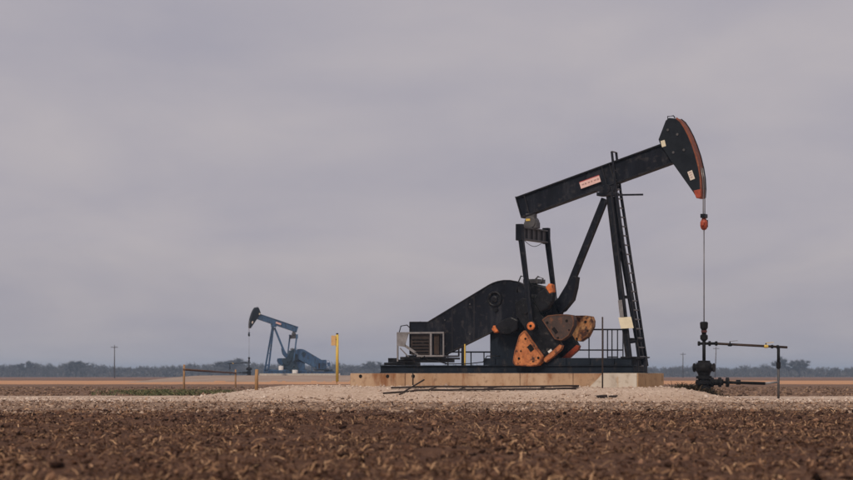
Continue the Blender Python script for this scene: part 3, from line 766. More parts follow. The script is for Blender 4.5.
def thing_part(name, root):
    o = bpy.data.objects.new(name, None); COL.objects.link(o); o.parent = root; o.empty_display_size = 0.2
    return o
pmat('pale_pink_plate_dark', (0.40, 0.24, 0.22), (0.33, 0.19, 0.18), 8, 0.6)

pump = thing('pump_jack', (PX0, PY0, PZ0), 'large black oil pump jack with rusty orange counterweights on concrete', 'pump jack', -YAW, 'oil pump jacks')
build_pump(pump)

# ------------------------------------------------------------------ concrete foundation
fd = thing('concrete_foundation', to_world((0, 0, -0.6)), 'long stained tan concrete foundation under the black pump jack', 'foundation', -YAW)
ZB = -0.85
uL = L(350, 380, -1.25)[0]; uS0 = L(588.5, 388, -1.5)[0]; uS1 = L(603, 373.5, -1.5)[0]; uE = L(637, 380, -1.5)[0]
dz = Vector((0, 0, 0.6))
def fmb(mb):
    mb.v = [(x, y, z + 0.6) for x, y, z in mb.v]; return mb
edges = [uL, L(405, 380, -1.25)[0], L(520, 380, -1.25)[0], L(573, 380, -1.25)[0], uS1 + 0.4]
for i, (a, b) in enumerate(zip(edges, edges[1:])):
    fmb(MB().box((a + 0.004, -1.25 + 0.006 * (i % 2), ZB), (b - 0.004, 1.25, -0.006 - 0.002 * i))).build('concrete_panel', CONC, fd, 0.02)
fmb(MB().prism([(uS0, -0.58), (uS0, ZB), (uE, ZB), (uE, -0.003), (uS1, -0.003)], -1.5, 1.5)).build('pale_end_block', CONC2, fd, 0.02)
fmb(MB().box((uE + 0.002, -1.497, ZB), (uE + 0.05, 1.497, -0.012))).build('end_face', TAN, fd, 0.012)
for px in (360.6, 387.6, 413.2):
    p = P3(px, 376.2, -1.25)
    fmb(MB().lathe([(0.075, -0.05), (0.075, 0.012), (0.05, 0.014)], (p.x, -1.25, p.z), (0, -1, 0), 12)).build('lifting_hole', HOLE, fd)  # black disc standing proud, its colour gives the shade of a recess
p = P3(413.2, 376.2, -1.25)
fmb(MB().tube([(p.x, -1.29, p.z + 0.12), (p.x, -1.29, p.z - 0.42)], 0.022, 6)).build('anchor_rod', DARKROD, fd)

# ------------------------------------------------------------------ guard rail behind the cranks
gr_ = thing('guard_rail', to_world((0, 1.15, 0)), 'thin dark steel guard rail behind the counterweights', 'guard rail', -YAW)
def grb(mb, name):
    mb.v = [(x, y - 1.15, z) for x, y, z in mb.v]; return mb.build(name, BLACK, gr_)
VG = 1.15
def gp(px, py): return P3(px, py, VG)
grb(MB().tube([gp(582, 329.5), gp(623, 329.5)], 0.032, 8), 'top_rail')
grb(MB().tube([gp(576, 350), gp(623, 350)], 0.028, 8), 'mid_rail')
grb(MB().tube([gp(448, 352), gp(496, 352)], 0.03, 8), 'mid_rail')
zg = 0.0
for px, y0 in ((589, 329.5), (603, 329.5), (607.5, 329.5), (612, 329.5), (617.5, 329.5), (623, 329.5), (448, 352), (484, 352), (471, 352)):
    a = gp(px, y0); grb(MB().tube([a, (a.x, a.y, -0.006 if px != 612 else a.z - 1.15)], 0.026, 8), 'rail_post')
grb(MB().bar(gp(608, 357), gp(617, 357), 0.05, 0.05), 'lower_rail')

# ------------------------------------------------------------------ second pump: blue, far away, turned the other way
BLUEMAP = {'black_paint': BLUE, 'dark_blue_paint': BLUE, 'black_greasy_steel': BLUED, 'rusty_orange_paint': BLUED, 'rust_over_cream_paint': BLUE,
           'brown_grey_paint': BLUED, 'orange_safety_paint': BLUED, 'worn_rust_strip': HEADB, 'brown_motor_paint': BLUE, 'weathered_galvanised': BLUE,
           'yellow_post_paint': BLUE, 'red_orange_paint': BLACK2}
Y2 = 360.0; FR = math.pi + YAW        # heading of its beam
P2Z = 1.32
apu = P3(609, 193, 0).x
_c = cache = {}
Xap = (273.5 - 426.5) / FPX * (Y2 + apu * math.sin(FR))
P2X = Xap - apu * math.cos(FR)
def copy_tree(o, parent, skip):
    c = o.copy()
    if o.data:
        key = o.data.name
        if key not in cache:
            d = o.data.copy()
            mt = d.materials[0]
            if mt and mt.name in BLUEMAP: d.materials[0] = BLUEMAP[mt.name]
            cache[key] = d
        c.data = cache[key]
    COL.objects.link(c); c.parent = parent
    for ch in o.children:
        if ch.name.split('.')[0] not in skip: copy_tree(ch, c, skip)
    return c
pump2 = copy_tree(pump, None, {'bolt_or_hole_plug', 'sign_plate', 'small_plate', 'balance_weight', 'worn_print', 'white_sticker', 'grease_line', 'ladder', 'hoist_bar', 'rung', 'stiffener', 'guard_rim', 'cooling_fin'})
pump2.location = (P2X, Y2, P2Z); pump2.rotation_euler = (0, 0, FR); pump2.scale = (1, -1, 1)   # handed the other way: its belt guard is on the side we see
pump2['label'] = 'distant faded blue oil pump jack with dark horsehead facing left'
f2 = thing('concrete_slab', (P2X, Y2, P2Z - 0.3), 'low concrete slab under the distant blue pump jack', 'foundation', FR)
for i in range(4):
    a = -8.2 + i * 3.0
    MB().box((a + 0.01, -1.6, -0.4), (a + 2.99, 1.6, 0.293 - 0.002 * i)).build('concrete_panel', CONC2, f2, 0.02)
for px, py, nm, lb in ((281, 368, 'white_drum', 'small white drum low beside the blue pump legs'), (295, 371.2, 'white_tank', 'squat white tank below the blue pump gearbox')):
    g = at(px, py, Y2 - 3.2); zz = tz(g.x, Y2 - 3.2)
    h = 0.62 if nm == 'white_drum' else 0.5; r = 0.36 if nm == 'white_drum' else 0.42
    o = MB().lathe([(r, 0), (r, h * 0.33), (r * 1.04, h * 0.35), (r, h * 0.37), (r, h * 0.95), (r * 0.9, h)], (0, 0, 0), (0, 0, 1), 16).build(nm, WHITE)
    o.location = (g.x, Y2 - 3.2, max(zz, g.z - 0.3)); tag(o, lb, 'drum' if nm == 'white_drum' else 'tank')

# ------------------------------------------------------------------ wellheads
def wellhead(name, loc, label, pipe_dir, simple=False, top_z=None):
    o = thing(name, loc, label, 'wellhead', 0, 'wellheads under the horseheads')
    s = 0.0395
    Z = lambda py: (393 - py) * s
    MB().lathe([(0.36, 0), (0.36, 0.10), (0.28, 0.12), (0.26, Z(384)), (0.34, Z(383)), (0.34, Z(380.5)), (0.24, Z(380)), (0.23, Z(377))], (0, 0, -0.05), (0, 0, 1), 18).build('casing_head', WELL, o)
    MB().lathe([(0.31, Z(378)), (0.31, Z(375.5)), (0.22, Z(375)), (0.26, Z(372)), (0.33, Z(370)), (0.35, Z(367)), (0.33, Z(364)), (0.24, Z(361.5)), (0.24, Z(360.2)), (0.10, Z(360))], (0, 0, -0.05), (0, 0, 1), 18).build('blowout_preventer', WELL, o)
    for k in range(8):
        t = 2 * math.pi * k / 8 + 0.2
        MB().tube([(0.30 * math.cos(t), 0.30 * math.sin(t), Z(384.5) - 0.05), (0.30 * math.cos(t), 0.30 * math.sin(t), Z(379) - 0.05)], 0.03, 6).build('flange_bolt', WELL, o)
    for s_ in (-1, 1):
        MB().lathe([(0.12, 0.2), (0.12, 0.36), (0.17, 0.37), (0.17, 0.42)], (0, 0, Z(367) - 0.05), (s_ * 0.9, -0.4 * s_, 0), 12).build('ram_end', WELL, o)
    MB().tube([(0, 0, Z(361) - 0.05), (0, 0, Z(340))], 0.065, 12).build('riser_pipe', WELL, o)
    sb = MB().lathe([(0.08, Z(342)), (0.15, Z(340)), (0.15, Z(336.5)), (0.09, Z(335.5)), (0.10, Z(331)), (0.15, Z(329)), (0.16, Z(324)), (0.12, Z(323)), (0.03, Z(322.8))], (0, 0, 0), (0, 0, 1), 14).build('stuffing_box', WELL, o)
    MB().box((-0.10, -0.16, Z(333.5)), (0.10, 0.10, Z(331.5))).build('red_packing_nut', pmat('dull_red_steel', (0.09, 0.02, 0.018), (0.05, 0.014, 0.012), 8, 0.6), sb)
    d = Vector(pipe_dir).normalized()
    T = Vector((0, 0, Z(344.5)))
    E = d * 3.28 + Vector((0, 0, Z(348.2)))
    MB().tube([T - d * 0.2, T + d * 0.5], 0.055, 10).build('tee', WELL, o)
    for a, rr in ((-0.2, 0.09), (0.22, 0.10), (0.48, 0.09)):
        MB().lathe([(rr, -0.04), (rr, 0.04)], T + d * a, d, 12).build('union_collar', WELL, o)
    MB().tube([T + d * 0.45, E], 0.05, 10).build('flow_pipe', RUSTPIPE if not simple else WELL, o)
    for a, mt in ((1.02, WELL), (2.44, YELLOW)):
        p = T.lerp(E, a / 3.28)
        vv = MB().lathe([(0.056, -0.08), (0.07, 0), (0.056, 0.08)], p, d, 12).build('valve', mt, o)
        MB().tube([p, p + Vector((0, 0, 0.13))], 0.025, 6).build('valve_stem', WELL, vv)
        MB().bar(p + Vector((0, 0, 0.13)), p + Vector((0, 0, 0.16)) + d * 0.3, 0.05, 0.02).build('valve_handle', CABLE if mt is WELL else YELLOW, vv)
    for a in (2.68, 2.9):
        MB().lathe([(0.075, -0.04), (0.075, 0.04)], T.lerp(E, a / 3.28), d, 10).build('union_collar', WELL, o)
    X = T.lerp(E, 2.93 / 3.28)
    MB().tube([X, (X.x, X.y, Z(366))], 0.06, 10).build('drop_pipe', WELL, o)
    MB().tube([(X.x, X.y, Z(366.5)), (X.x, X.y, -0.28)], 0.048, 10).build('drop_pipe_lower', GREYST, o)
    MB().lathe([(0.085, -0.12), (0.085, 0.12)], (X.x, X.y, Z(366)), (0, 0, 1), 10).build('coupling', WELL, o)
    l0 = Vector((0, 0, Z(382.7))); 
    MB().tube([l0 + d * 0.2, l0 + d * 0.75], 0.12, 12).build('casing_valve', WELL, o)
    for a in (0.32, 0.62, 0.92):
        MB().lathe([(0.19, -0.05), (0.19, 0.05)], l0 + d * a, d, 12).build('union_collar', WELL, o)
    MB().tube([l0 + d * 0.7, l0 + d * 2.4 + Vector((0, 0, -0.05))], 0.062, 10).build('casing_pipe', WELL, o)
    MB().tube([l0 + d * 2.35 + Vector((0, 0, -0.05)), l0 + d * 2.93 + Vector((0, 0, 0.0))], 0.05, 10).build('casing_pipe_end', SILVER, o)
    MB().lathe([(0.1, -0.08), (0.1, 0.08)], l0 + d * 1.35, d, 10).build('check_valve', WELL, o)
    return o
uf = L(704.0, 198, 0)[0]
wp = to_world((uf, 0, 0)); wz = tz(wp.x, wp.y)
print('wellhead ground', wp, wz, 'py', HOR - (wz - CAM_Z) * FPX / wp.y)
wellhead('wellhead', (wp.x, wp.y, CAM_Z + (HOR - 392.6) / FPX * wp.y), 'black wellhead with long flow pipe under the black pump jack', (1, 0.05, 0))
p2f = Vector((P2X + uf * math.cos(FR), Y2 + uf * math.sin(FR), 0))
wellhead('wellhead', (p2f.x, p2f.y, tz(p2f.x, p2f.y)), 'small dark wellhead under the distant blue pump jack', (-1, 0.1, 0), True)

# ------------------------------------------------------------------ steel lying on the gravel, stake, scrap
def on_ground(px, py, lift): g = ground_hit(px, py); return Vector((g.x, g.y, g.z + lift))
def lying(name, a, b, r, label, cat, group=None, mat=DARKROD, sag=0.0):
    A, B = on_ground(*a, r * 0.9), on_ground(*b, r * 0.9)
    pts = []
    for i in range(9):
        t = i / 8; p = A.lerp(B, t); p.z = max(p.z, tz(p.x, p.y) + r * 0.8) + sag * math.sin(math.pi * t); pts.append(p - A)
    o = MB().tube(pts, r, 8).build(name, mat); o.location = A
    return tag(o, label, cat, group)
lying('steel_rod', (383, 394.2), (414, 391.8), 0.035, 'dark rod on gravel, its tip farthest left and nearest the field', 'steel rod', 'steel rods lying on the gravel')
o = MB().tube([(0, 0, 0), on_ground(424, 387.4, 0.0) - on_ground(399.5, 395.2, 0.0) + Vector((0, 0, 0.26))], 0.032, 8).build('steel_rod', DARKROD)
o.location = on_ground(399.5, 395.2, 0.03); tag(o, 'dark rod slanting up across the others before the foundation', 'steel rod', 'steel rods lying on the gravel')
fr_ = thing('pipe_rack', on_ground(391, 389.6, 0), 'long dark ladder-like pipe rack lying along the foundation', 'pipe rack')
Fo = fr_.location
def strung(a, b, r, name, lift=0.03):
    A, B = on_ground(*a, lift), on_ground(*b, lift); pts = []
    for i in range(15):
        p = A.lerp(B, i / 14); p.z = max(p.z, tz(p.x, p.y) + lift); pts.append(p - Fo)
    return MB().tube(pts, r, 8).build(name, DARKROD, fr_)
strung((391, 389.6), (579, 387.9), 0.036, 'frame_rail', 0.07); strung((414, 391.4), (576, 389.6), 0.034, 'frame_rail', 0.04)
for a, b in (((428, 391.6), (436, 388.6)), ((459, 391.0), (466, 388.4)), ((481, 391.4), (500, 387.9)), ((540, 390.0), (546, 388.0)), ((574, 389.6), (578, 387.9))):
    strung(a, b, 0.03, 'cross_piece', 0.055)
g = ground_hit(602.5, 388.2)
o = MB().tube([(0, 0, -0.2), (0, 0, (388.2 - 317) / FPX * g.y)], 0.03, 8).build('steel_stake', DARKROD); o.location = g
tag(o, 'tall thin steel stake before the pale end of the foundation', 'stake')
def scrap(px, py, w_, d_, h_, label, rz):
    g = ground_hit(px, py); m_ = MB()
    m_.hexa([(-w_, -d_, 0), (w_ * 0.9, -d_ * 0.8, 0), (w_, d_, 0), (-w_ * 0.8, d_ * 0.9, 0), (-w_ * 0.95, -d_, h_), (w_ * 0.8, -d_ * 0.8, h_ * 1.4), (w_, d_, h_ * 1.6), (-w_ * 0.8, d_ * 0.8, h_)])
    o = m_.build('scrap_plate', DARKROD, None, 0.008); o.location = g; o.rotation_euler = (0, 0, rz); tag(o, label, 'scrap', 'scrap on the gravel')
scrap(601, 397, 0.22, 0.3, 0.05, 'larger dark flat scrap on gravel below the foundation end', 0.2)
scrap(613, 396.6, 0.14, 0.2, 0.04, 'smaller dark flat scrap on gravel, nearer the wellhead', -0.3)

# ------------------------------------------------------------------ marker post, field posts, gate rail
g = at(336.8, 386.2, 112); g.z = tz(g.x, 112)
ym = thing('marker_post', g, 'tall yellow marker post with ochre sign at the gravel edge', 'marker post')
sy = 112 / FPX
MB().tube([(0, 0, -0.2), (0, 0, (386 - 375) * sy)], 0.028, 8).build('stake', WOOD, ym)
MB().tube([(0.02, 0, (386 - 377) * sy), (0.02, 0, (386 - 330) * sy)], 0.068, 12).build('pipe', YELLOW, ym)
MB().tube([(0.02, 0, (386 - 330) * sy), (0.02, 0, (386 - 328.6) * sy)], 0.055, 10).build('cap', DARKROD, ym)
MB().box((-0.26, -0.10, (386 - 341) * sy), (-0.045, -0.075, (386 - 331) * sy)).build('sign_board', OCHRE, ym, 0.004)
MB().bar((-0.14, -0.07, (386 - 335) * sy), (0.0, -0.04, (386 - 335) * sy), 0.03, 0.05).build('sign_bracket', DARKROD, ym)
def post(px, py0, py1, r, mat, name, label, Y=None):
    if Y is None: g = ground_hit(px, py1)
    else: g = at(px, py1, Y); g.z = tz(g.x, Y)
    h = CAM_Z + (HOR - py0) / FPX * g.y - g.z
    o = MB().tube([(0, 0, -0.3), (0, 0, h * 0.5), (0.01, 0.0, h)], [r, r * 0.96, r * 0.9], 9).build(name, mat); o.location = g
    tag(o, label, 'post', 'wooden posts in the field'); return o, g, h
_, g1, h1 = post(184, 364.5, 391, 0.075, WOOD, 'wooden_post', 'leftmost weathered post, standing in green grass')
_, g2, h2 = post(256.5, 369.2, 390, 0.075, WOOD, 'wooden_post', 'weathered post right of the far wellhead, at the gravel edge')
_, g3, h3 = post(235.5, 369.5, 385, 0.07, WOOD, 'wooden_post', 'slim middle post at the end of the rusty rail', 190)
a = Vector((g1.x, g1.y - 0.09, CAM_Z + (HOR - 369.5) / FPX * g1.y)); b = Vector((g3.x, g3.y - 0.08, CAM_Z + (HOR - 373) / FPX * g3.y))
o = MB().tube([(0, 0, 0), b - a], 0.07, 10).build('gate_rail', pmat('rusty_gate_pipe', (0.10, 0.05, 0.028), (0.17, 0.085, 0.045), 2, 0.8)); o.location = a; tag(o, 'rusty pipe rail running between the two left posts', 'rail')

def power_pole(px, py0, Y, label, lean=0.0, arms=1):
    g = at(px, 377, Y); z0 = tz(g.x, Y); h = CAM_Z + (HOR - py0) / FPX * Y - z0
    o = thing('power_pole', (g.x, Y, z0), label, 'power pole', 0, 'far power poles')
    MB().tube([(0, 0, -0.5), (lean, 0, h)], 0.26, 8, 0.16).build('pole', POLEW, o)
    for k in range(arms):
        z = h - 0.9 - k * 1.3
        MB().bar((-1.3 + lean, -0.2, z), (1.3 + lean, -0.2, z), 0.16, 0.2).build('crossarm', POLEW, o)
        for x in (-1.15, -0.5, 0.5, 1.15): MB().lathe([(0.07, 0), (0.1, 0.12), (0.05, 0.26)], (x + lean, -0.2, z + 0.1), (0, 0, 1), 8).build('insulator', POLEW, o)
power_pole(114.5, 345, 900, 'thin dark power pole over the left tree line')
power_pole(683, 352.5, 1150, 'faint power pole between pump foundation and wellhead')
power_pole(715, 346.5, 1000, 'faint power pole just right of the near wellhead riser', 0.5)

# ------------------------------------------------------------------ far woods
def tree_geo(h, wd, rng, n_twig=800, dense=1.0):
    """bare winter tree: tapered trunk and limbs (branch triangles) and a cloud of fine twig slivers"""
    bv, bf = [], []; tv, tf = [], []
    def seg(p, q, r0, r1):
        d = q - p; d = d / (np.linalg.norm(d) + 1e-9)
        a = np.cross(d, [0.3, 0.9, 0.2]); a /= np.linalg.norm(a) + 1e-9; c = np.cross(d, a); b = len(bv)
        for P, r in ((p, r0), (q, r1)):
            for k in range(4):
                t = k * math.pi / 2; bv.append(P + (a * math.cos(t) + c * math.sin(t)) * r)
        for k in range(4): bf.append((b + k, b + (k + 1) % 4, b + 4 + (k + 1) % 4, b + 4 + k))
    ends = []
    def grow(p, d, ln, r, lev):
        q = p + d * ln; seg(p, q, r, r * 0.68)
        if lev == 0: ends.append((p, q)); return
        if lev <= 2: ends.append((p, q))
        for k in range(3 if lev > 1 else 2):
            nd = d + rng.normal(0, 0.50, 3) * np.array([1.1 * wd, 1.1 * wd, 0.7]); nd[2] = max(nd[2], -0.05); nd /= np.linalg.norm(nd)
            grow(p + d * ln * rng.uniform(0.62, 1.0), nd, ln * rng.uniform(0.62, 0.82), r * 0.62, lev - 1)
    grow(np.array([0., 0., -0.3]), np.array([rng.normal(0, .06), rng.normal(0, .06), 1.0]), h * 0.30, h * 0.022, 4)
    n = int(n_twig * dense); idx = rng.integers(0, len(ends), n)
    for i in idx:
        p, q = ends[i]; s = p + (q - p) * rng.random(); d = (q - p) / (np.linalg.norm(q - p) + 1e-9) + rng.normal(0, 0.75, 3); d[2] += 0.2; d /= np.linalg.norm(d)
        ln = h * rng.uniform(0.05, 0.13); wv = np.cross(d, rng.normal(0, 1, 3)); wv /= np.linalg.norm(wv) + 1e-9; wv *= h * rng.uniform(0.0025, 0.0075)
        b = len(tv); tv += [s - wv, s + wv, s + d * ln]; tf.append((b, b + 1, b + 2))
    bv = np.array(bv); tv = np.array(tv)
    top = max(bv[:, 2].max(), tv[:, 2].max()); k = h / top
    return bv * k, np.array(bf), tv * k, np.array(tf)
PROF = np.array([(-200, 362), (0, 361.5), (14, 361), (27, 359.6), (45, 362.3), (75, 359.8), (93, 362.3), (121, 363.2), (158, 362.3), (174, 361), (208, 360), (222, 358.5), (233, 357), (243, 358.5), (255, 361),
                 (300, 361), (330, 359), (345, 361.8), (360, 362.3), (372, 360.3), (385, 362), (430, 362), (520, 362), (600, 363), (655, 364.3), (690, 364.3), (702, 362), (715, 364), (745, 364.3), (762, 362.5),
                 (800, 362.5), (818, 363), (835, 364.5), (853, 365), (1060, 363)])
YW = 1500.0; SW = YW / FPX
rng = np.random.default_rng(5)
protos = [tree_geo(1.0, rng.uniform(0.8, 1.3), rng, 620) for _ in range(9)]
bV, bF, tV, tF = [], [], [], []; bo = to = 0
for row, (yo, sc_, dens) in enumerate(((0, 0.62, 6.2), (30, 0.86, 5.2), (70, 1.0, 5.0), (120, 1.0, 5.6))):
    x = -400.0
    while x < 410:
        x += dens * rng.uniform(0.6, 1.4)
        px = 426.5 + x / SW
        hh_ = (377 - np.interp(px, PROF[:, 0], PROF[:, 1])) * SW * sc_ * rng.uniform(0.88, 1.04)
        b, bf, t, tf = protos[rng.integers(0, 9)]
        an = rng.uniform(0, 6.28); c, s = math.cos(an), math.sin(an); M = np.array([[c, -s, 0], [s, c, 0], [0, 0, 1]])
        pos = np.array([x, YW + yo + rng.uniform(-12, 12), 0]); scl = np.array([1.15, 1.15, 1.0]) * hh_
        bV.append(b @ M.T * scl + pos); bF.append(bf + bo); bo += len(b)
        tV.append(t @ M.T * scl + pos); tF.append(tf + to); to += len(t)
# understorey: low scrub that closes the foot of the wood
for k in range(2600):
    x = rng.uniform(-400, 410); h = rng.uniform(1.8, 4.6); c0 = np.array([x, YW - 14 + rng.uniform(0, 90), 0.0])
    n = 16; base = c0 + rng.normal(0, 1, (n, 3)) * np.array([1.5, 1.2, 0]) + np.array([0, 0, 1]) * rng.uniform(0, h * 0.6, (n, 1))
    d = rng.normal(0, 0.5, (n, 3)); d[:, 2] = np.abs(d[:, 2]) + 0.6; ln = rng.uniform(0.8, 1.8, (n, 1)); wv = rng.normal(0, 1, (n, 3)) * 0.28
    tri = np.stack([base - wv, base + wv, base + d * ln], 1).reshape(-1, 3)
    tV.append(tri); tF.append(np.arange(n * 3).reshape(n, 3) + to); to += n * 3
fw = thing('far_woods', (0, YW, 0), 'grey-blue line of bare winter woods along the horizon', 'woods'); fw['kind'] = 'stuff'
bVa = np.concatenate(bV); tVa = np.concatenate(tV); bVa[:, 1] -= YW; tVa[:, 1] -= YW
np_mesh('branches', bVa, np.concatenate(bF), BARK, fw)['kind'] = 'stuff'
np_mesh('twigs', tVa, np.concatenate(tF), TWIG, fw)['kind'] = 'stuff'
def far_tree(px, pytop, width_px, label, seed, Y=1470.0):
    rg = np.random.default_rng(seed); h = (377 - pytop) * Y / FPX
    b, bf, t, tf = tree_geo(h, 1.25, rg, 4200)
    wd = (np.percentile(t[:, 0], 97) - np.percentile(t[:, 0], 3)); k = width_px * Y / FPX / wd
    b[:, :2] *= k; t[:, :2] *= k
    off = np.median(t[:, 0]); b[:, 0] -= off; t[:, 0] -= off
    o = thing('bare_tree', ((px - 426.5) / FPX * Y, Y, 0), label, 'tree', 0, 'bare trees standing above the far woods')
    np_mesh('trunk', b, bf, BARK, o); np_mesh('crown', t, tf, TWIG, o)
far_tree(784, 354.6, 27, 'tallest bare tree, spreading above the woods behind the drop pipe', 21)
far_tree(797, 358, 18, 'lower bare tree against the right of the tallest one', 22)
far_tree(233, 356.6, 22, 'rounded bare tree in the woods left of the far wellhead', 23)
far_tree(27, 359.2, 20, 'bare tree rising slightly at the far left edge', 24)
far_tree(75, 359.2, 22, 'bare tree rising left of the dark power pole', 25)
far_tree(372, 359.8, 20, 'bare tree over the left end of the concrete foundation', 26)
far_tree(702, 361.2, 12, 'small bare tree directly behind the near wellhead', 27)

# ------------------------------------------------------------------ loose soil, straw, stones, grass
def ico():
    bm = bmesh.new(); bmesh.ops.create_icosphere(bm, subdivisions=1, radius=1.0)
    v = np.array([x.co[:] for x in bm.verts]); f = np.array([[a.index for a in q.verts] for q in bm.faces]); bm.free(); return v, f
IV, IF = ico()
def lumps(name, n, pick, size, mat, label, cat, sink=0.35, flat=0.75):
    P = pick(n); n = len(P); s = size(n, P)
    jit = np.clip(1 + RNG.normal(0, 0.38, (n, len(IV), 1)), 0.35, 2.0)
    an = RNG.uniform(0, 6.28, n); c, sn = np.cos(an), np.sin(an)
    el = RNG.uniform(0.6, 1.35, (n, 1, 3)); el[..., 2] *= flat
    q = IV[None] * jit * el
    q = np.stack([q[..., 0] * c[:, None] - q[..., 1] * sn[:, None], q[..., 0] * sn[:, None] + q[..., 1] * c[:, None], q[..., 2]], -1) * s[:, None, None]
    q += P[:, None, :]; q[..., 2] += (s * (0.5 - sink))[:, None]
    F = IF[None] + (np.arange(n) * len(IV))[:, None, None]
    o = np_mesh(name, q.reshape(-1, 3), F.reshape(-1, 3), mat); tag(o, label, cat, kind='stuff'); return o
def slivers(name, n, pick, length, mat, label, cat, width=(0.005, 0.013), rise=0.35, lift=0.02, upright=0.0):
    P = pick(n); n = len(P); ln = RNG.uniform(*length, n); an = RNG.uniform(0, 6.28, n)
    up = np.abs(RNG.normal(0, rise, n)) + upright
    d = np.stack([np.cos(an), np.sin(an), up], -1); d /= np.linalg.norm(d, axis=1)[:, None]
    wv = np.stack([-np.sin(an), np.cos(an), RNG.normal(0, 0.5, n)], -1); wv /= np.linalg.norm(wv, axis=1)[:, None]
    wv *= RNG.uniform(*width, n)[:, None]
    P = P + np.stack([np.zeros(n), np.zeros(n), RNG.uniform(-0.005, lift, n)], -1)
    mid = P + d * (ln * 0.55)[:, None] + np.stack([np.zeros(n), np.zeros(n), ln * 0.06], -1)
    end = P + d * ln[:, None] - np.stack([np.zeros(n), np.zeros(n), ln * 0.10], -1)
    q = np.stack([P - wv, P + wv, mid + wv * 0.9, mid - wv * 0.9, end + wv * 0.4, end - wv * 0.4], 1)
    F = np.array([[0, 1, 2, 3], [3, 2, 4, 5]])[None] + (np.arange(n) * 6)[:, None, None]
    o = np_mesh(name, q.reshape(-1, 3), F.reshape(-1, 4), mat); tag(o, label, cat, kind='stuff'); return o
def pick_field(y0, y1, p, clump=0.0, seed=0):
    def f(n):
        u = RNG.random(n); Y = (y0 ** p + u * (y1 ** p - y0 ** p)) ** (1 / p)
        X = RNG.uniform(-1, 1, n) * (Y * 0.19 + 3.5)
        if clump:
            d = 0.6 * vnoise(X * 0.9 + seed, Y * 0.55 + seed) + 0.4 * vnoise(X * 3.1 + seed, Y * 1.3)
            k = RNG.random(n) < np.clip((d - 0.5) * 4 + 0.5, 1 - clump, 1); X, Y = X[k], Y[k]
        return np.stack([X, Y, terr(X, Y)], -1)
    return f
SOIL_I = pmat('soil_clods', None, island=[(0.0, (0.009, 0.0045, 0.003)), (0.4, (0.066, 0.033, 0.022)), (0.8, (0.150, 0.079, 0.050)), (1.0, (0.32, 0.18, 0.11))], rough=0.95, spec=0.08, bump=0.4, bscale=60)
STRAW_I = pmat('crop_residue', None, island=[(0.0, (0.040, 0.020, 0.012)), (0.5, (0.17, 0.092, 0.054)), (0.86, (0.37, 0.21, 0.112)), (1.0, (0.60, 0.38, 0.215))], rough=0.85, spec=0.15)
PALE_I = pmat('headland_clods', None, island=[(0.0, (0.11, 0.072, 0.052)), (0.5, (0.28, 0.19, 0.138)), (1.0, (0.50, 0.37, 0.28))], rough=0.95, spec=0.08)
BACK_I = pmat('back_field_clods', None, island=[(0.0, (0.06, 0.036, 0.024)), (0.5, (0.15, 0.09, 0.06)), (1.0, (0.32, 0.21, 0.14))], rough=0.95, spec=0.08)
STONE_I = pmat('caliche_stones', None, island=[(0.0, (0.33, 0.23, 0.17)), (0.5, (0.52, 0.40, 0.32)), (1.0, (0.68, 0.57, 0.48))], rough=0.9, spec=0.15)
GRASS_I = pmat('green_grass_blades', None, island=[(0.0, (0.05, 0.065, 0.022)), (0.5, (0.085, 0.105, 0.035)), (1.0, (0.22, 0.16, 0.08))], rough=0.7, spec=0.2)
WEED_I = pmat('dark_dead_weeds', None, island=[(0.0, (0.018, 0.014, 0.009)), (0.7, (0.05, 0.038, 0.022)), (1.0, (0.13, 0.09, 0.05))], rough=0.8, spec=0.1)
clod = lambda n, P: np.clip(RNG.lognormal(math.log(0.0145), 0.62, n), 0.005, 0.055) * (0.8 + P[:, 1] / 130)
lumps('soil_clods', 95000, pick_field(16, 67, 0.9, 0.6, 5), clod, SOIL_I, 'loose dark clods over the near tilled field', 'soil')
slivers('crop_residue', 165000, pick_field(16, 66, 0.8, 0.92, 31), (0.04, 0.17), STRAW_I, 'brown and tan stalk scraps strewn over the tilled field', 'crop residue', (0.0035, 0.010), 0.55)
lumps('headland_clods', 18000, pick_field(59, 89.6, 1.4, 0.5, 3), lambda n, P: np.clip(RNG.lognormal(math.log(0.03), 0.45, n), 0.012, 0.08), PALE_I, 'paler clods in the strip before the gravel', 'soil')
slivers('headland_straw', 15000, pick_field(60, 90, 1.0, 0.7, 17), (0.06, 0.22), STRAW_I, 'tan straw in the paler strip before the gravel', 'straw', (0.008, 0.02))
def pick_grav(n):
    X = RNG.uniform(-24, 24, n); Y = 88 + 12 * RNG.random(n) ** 1.4; return np.stack([X, Y, terr(X, Y)], -1)
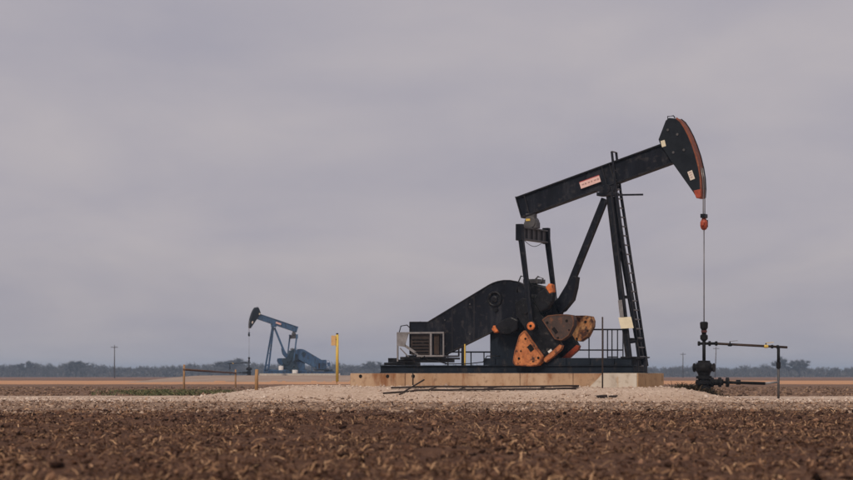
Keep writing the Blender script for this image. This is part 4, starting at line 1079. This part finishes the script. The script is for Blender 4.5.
lumps('gravel_stones', 14000, pick_grav, lambda n, P: np.clip(RNG.lognormal(math.log(0.022), 0.5, n), 0.01, 0.09), STONE_I, 'loose pale stones scattered on the gravel pad', 'gravel')
def pick_back(n):
    Y = RNG.uniform(113, 200, n); X = RNG.uniform(-1, 1, n) * (Y * 0.2 + 4); return np.stack([X, Y, terr(X, Y)], -1)
lumps('field_clods', 12000, pick_back, lambda n, P: np.clip(RNG.lognormal(math.log(0.05), 0.45, n), 0.02, 0.12), BACK_I, 'brown clods in the field behind the gravel pad', 'soil')
def pick_green(n):
    Y = RNG.uniform(113, 150, n); k = np.clip(RNG.normal(0.55, 0.25, n), -0.1, 1.1)
    px = 105 + k * 125; X = (px - 426.5) / FPX * Y; keep = vnoise(X * 0.7, Y * 0.35) > 0.35
    X, Y = X[keep], Y[keep]; return np.stack([X, Y, terr(X, Y)], -1)
slivers('green_grass', 11000, pick_green, (0.10, 0.26), GRASS_I, 'low patch of green grass around the leftmost post', 'grass', (0.010, 0.022), 0.5, 0.02, 0.5)
def pick_weed(n):
    a = RNG.normal(0, 1, n); X = wp.x - 0.25 + a * 0.36; Y = wp.y + RNG.normal(0, 0.35, n); return np.stack([X, Y, terr(X, Y)], -1)
slivers('dead_weeds', 1500, pick_weed, (0.12, 0.42), WEED_I, 'dark dead weeds around the foot of the near wellhead', 'weeds', (0.008, 0.02), 0.5, 0.05, 0.25)

# ------------------------------------------------------------------ haze
hm = bpy.data.materials.new('haze_air'); hm.use_nodes = True
t = hm.node_tree; t.nodes.clear()
ho = t.nodes.new('ShaderNodeOutputMaterial'); hv = t.nodes.new('ShaderNodeVolumePrincipled')
hv.inputs['Color'].default_value = (0.58, 0.76, 1.0, 1); hv.inputs['Density'].default_value = 0.00022; hv.inputs['Anisotropy'].default_value = 0.0
t.links.new(hv.outputs[0], ho.inputs['Volume'])
hz = MB().box((-5400, -80, -1.2), (5400, 9200, 24)).build('haze', hm)
tag(hz, 'thin grey-blue haze over the whole plain', 'haze', kind='stuff')
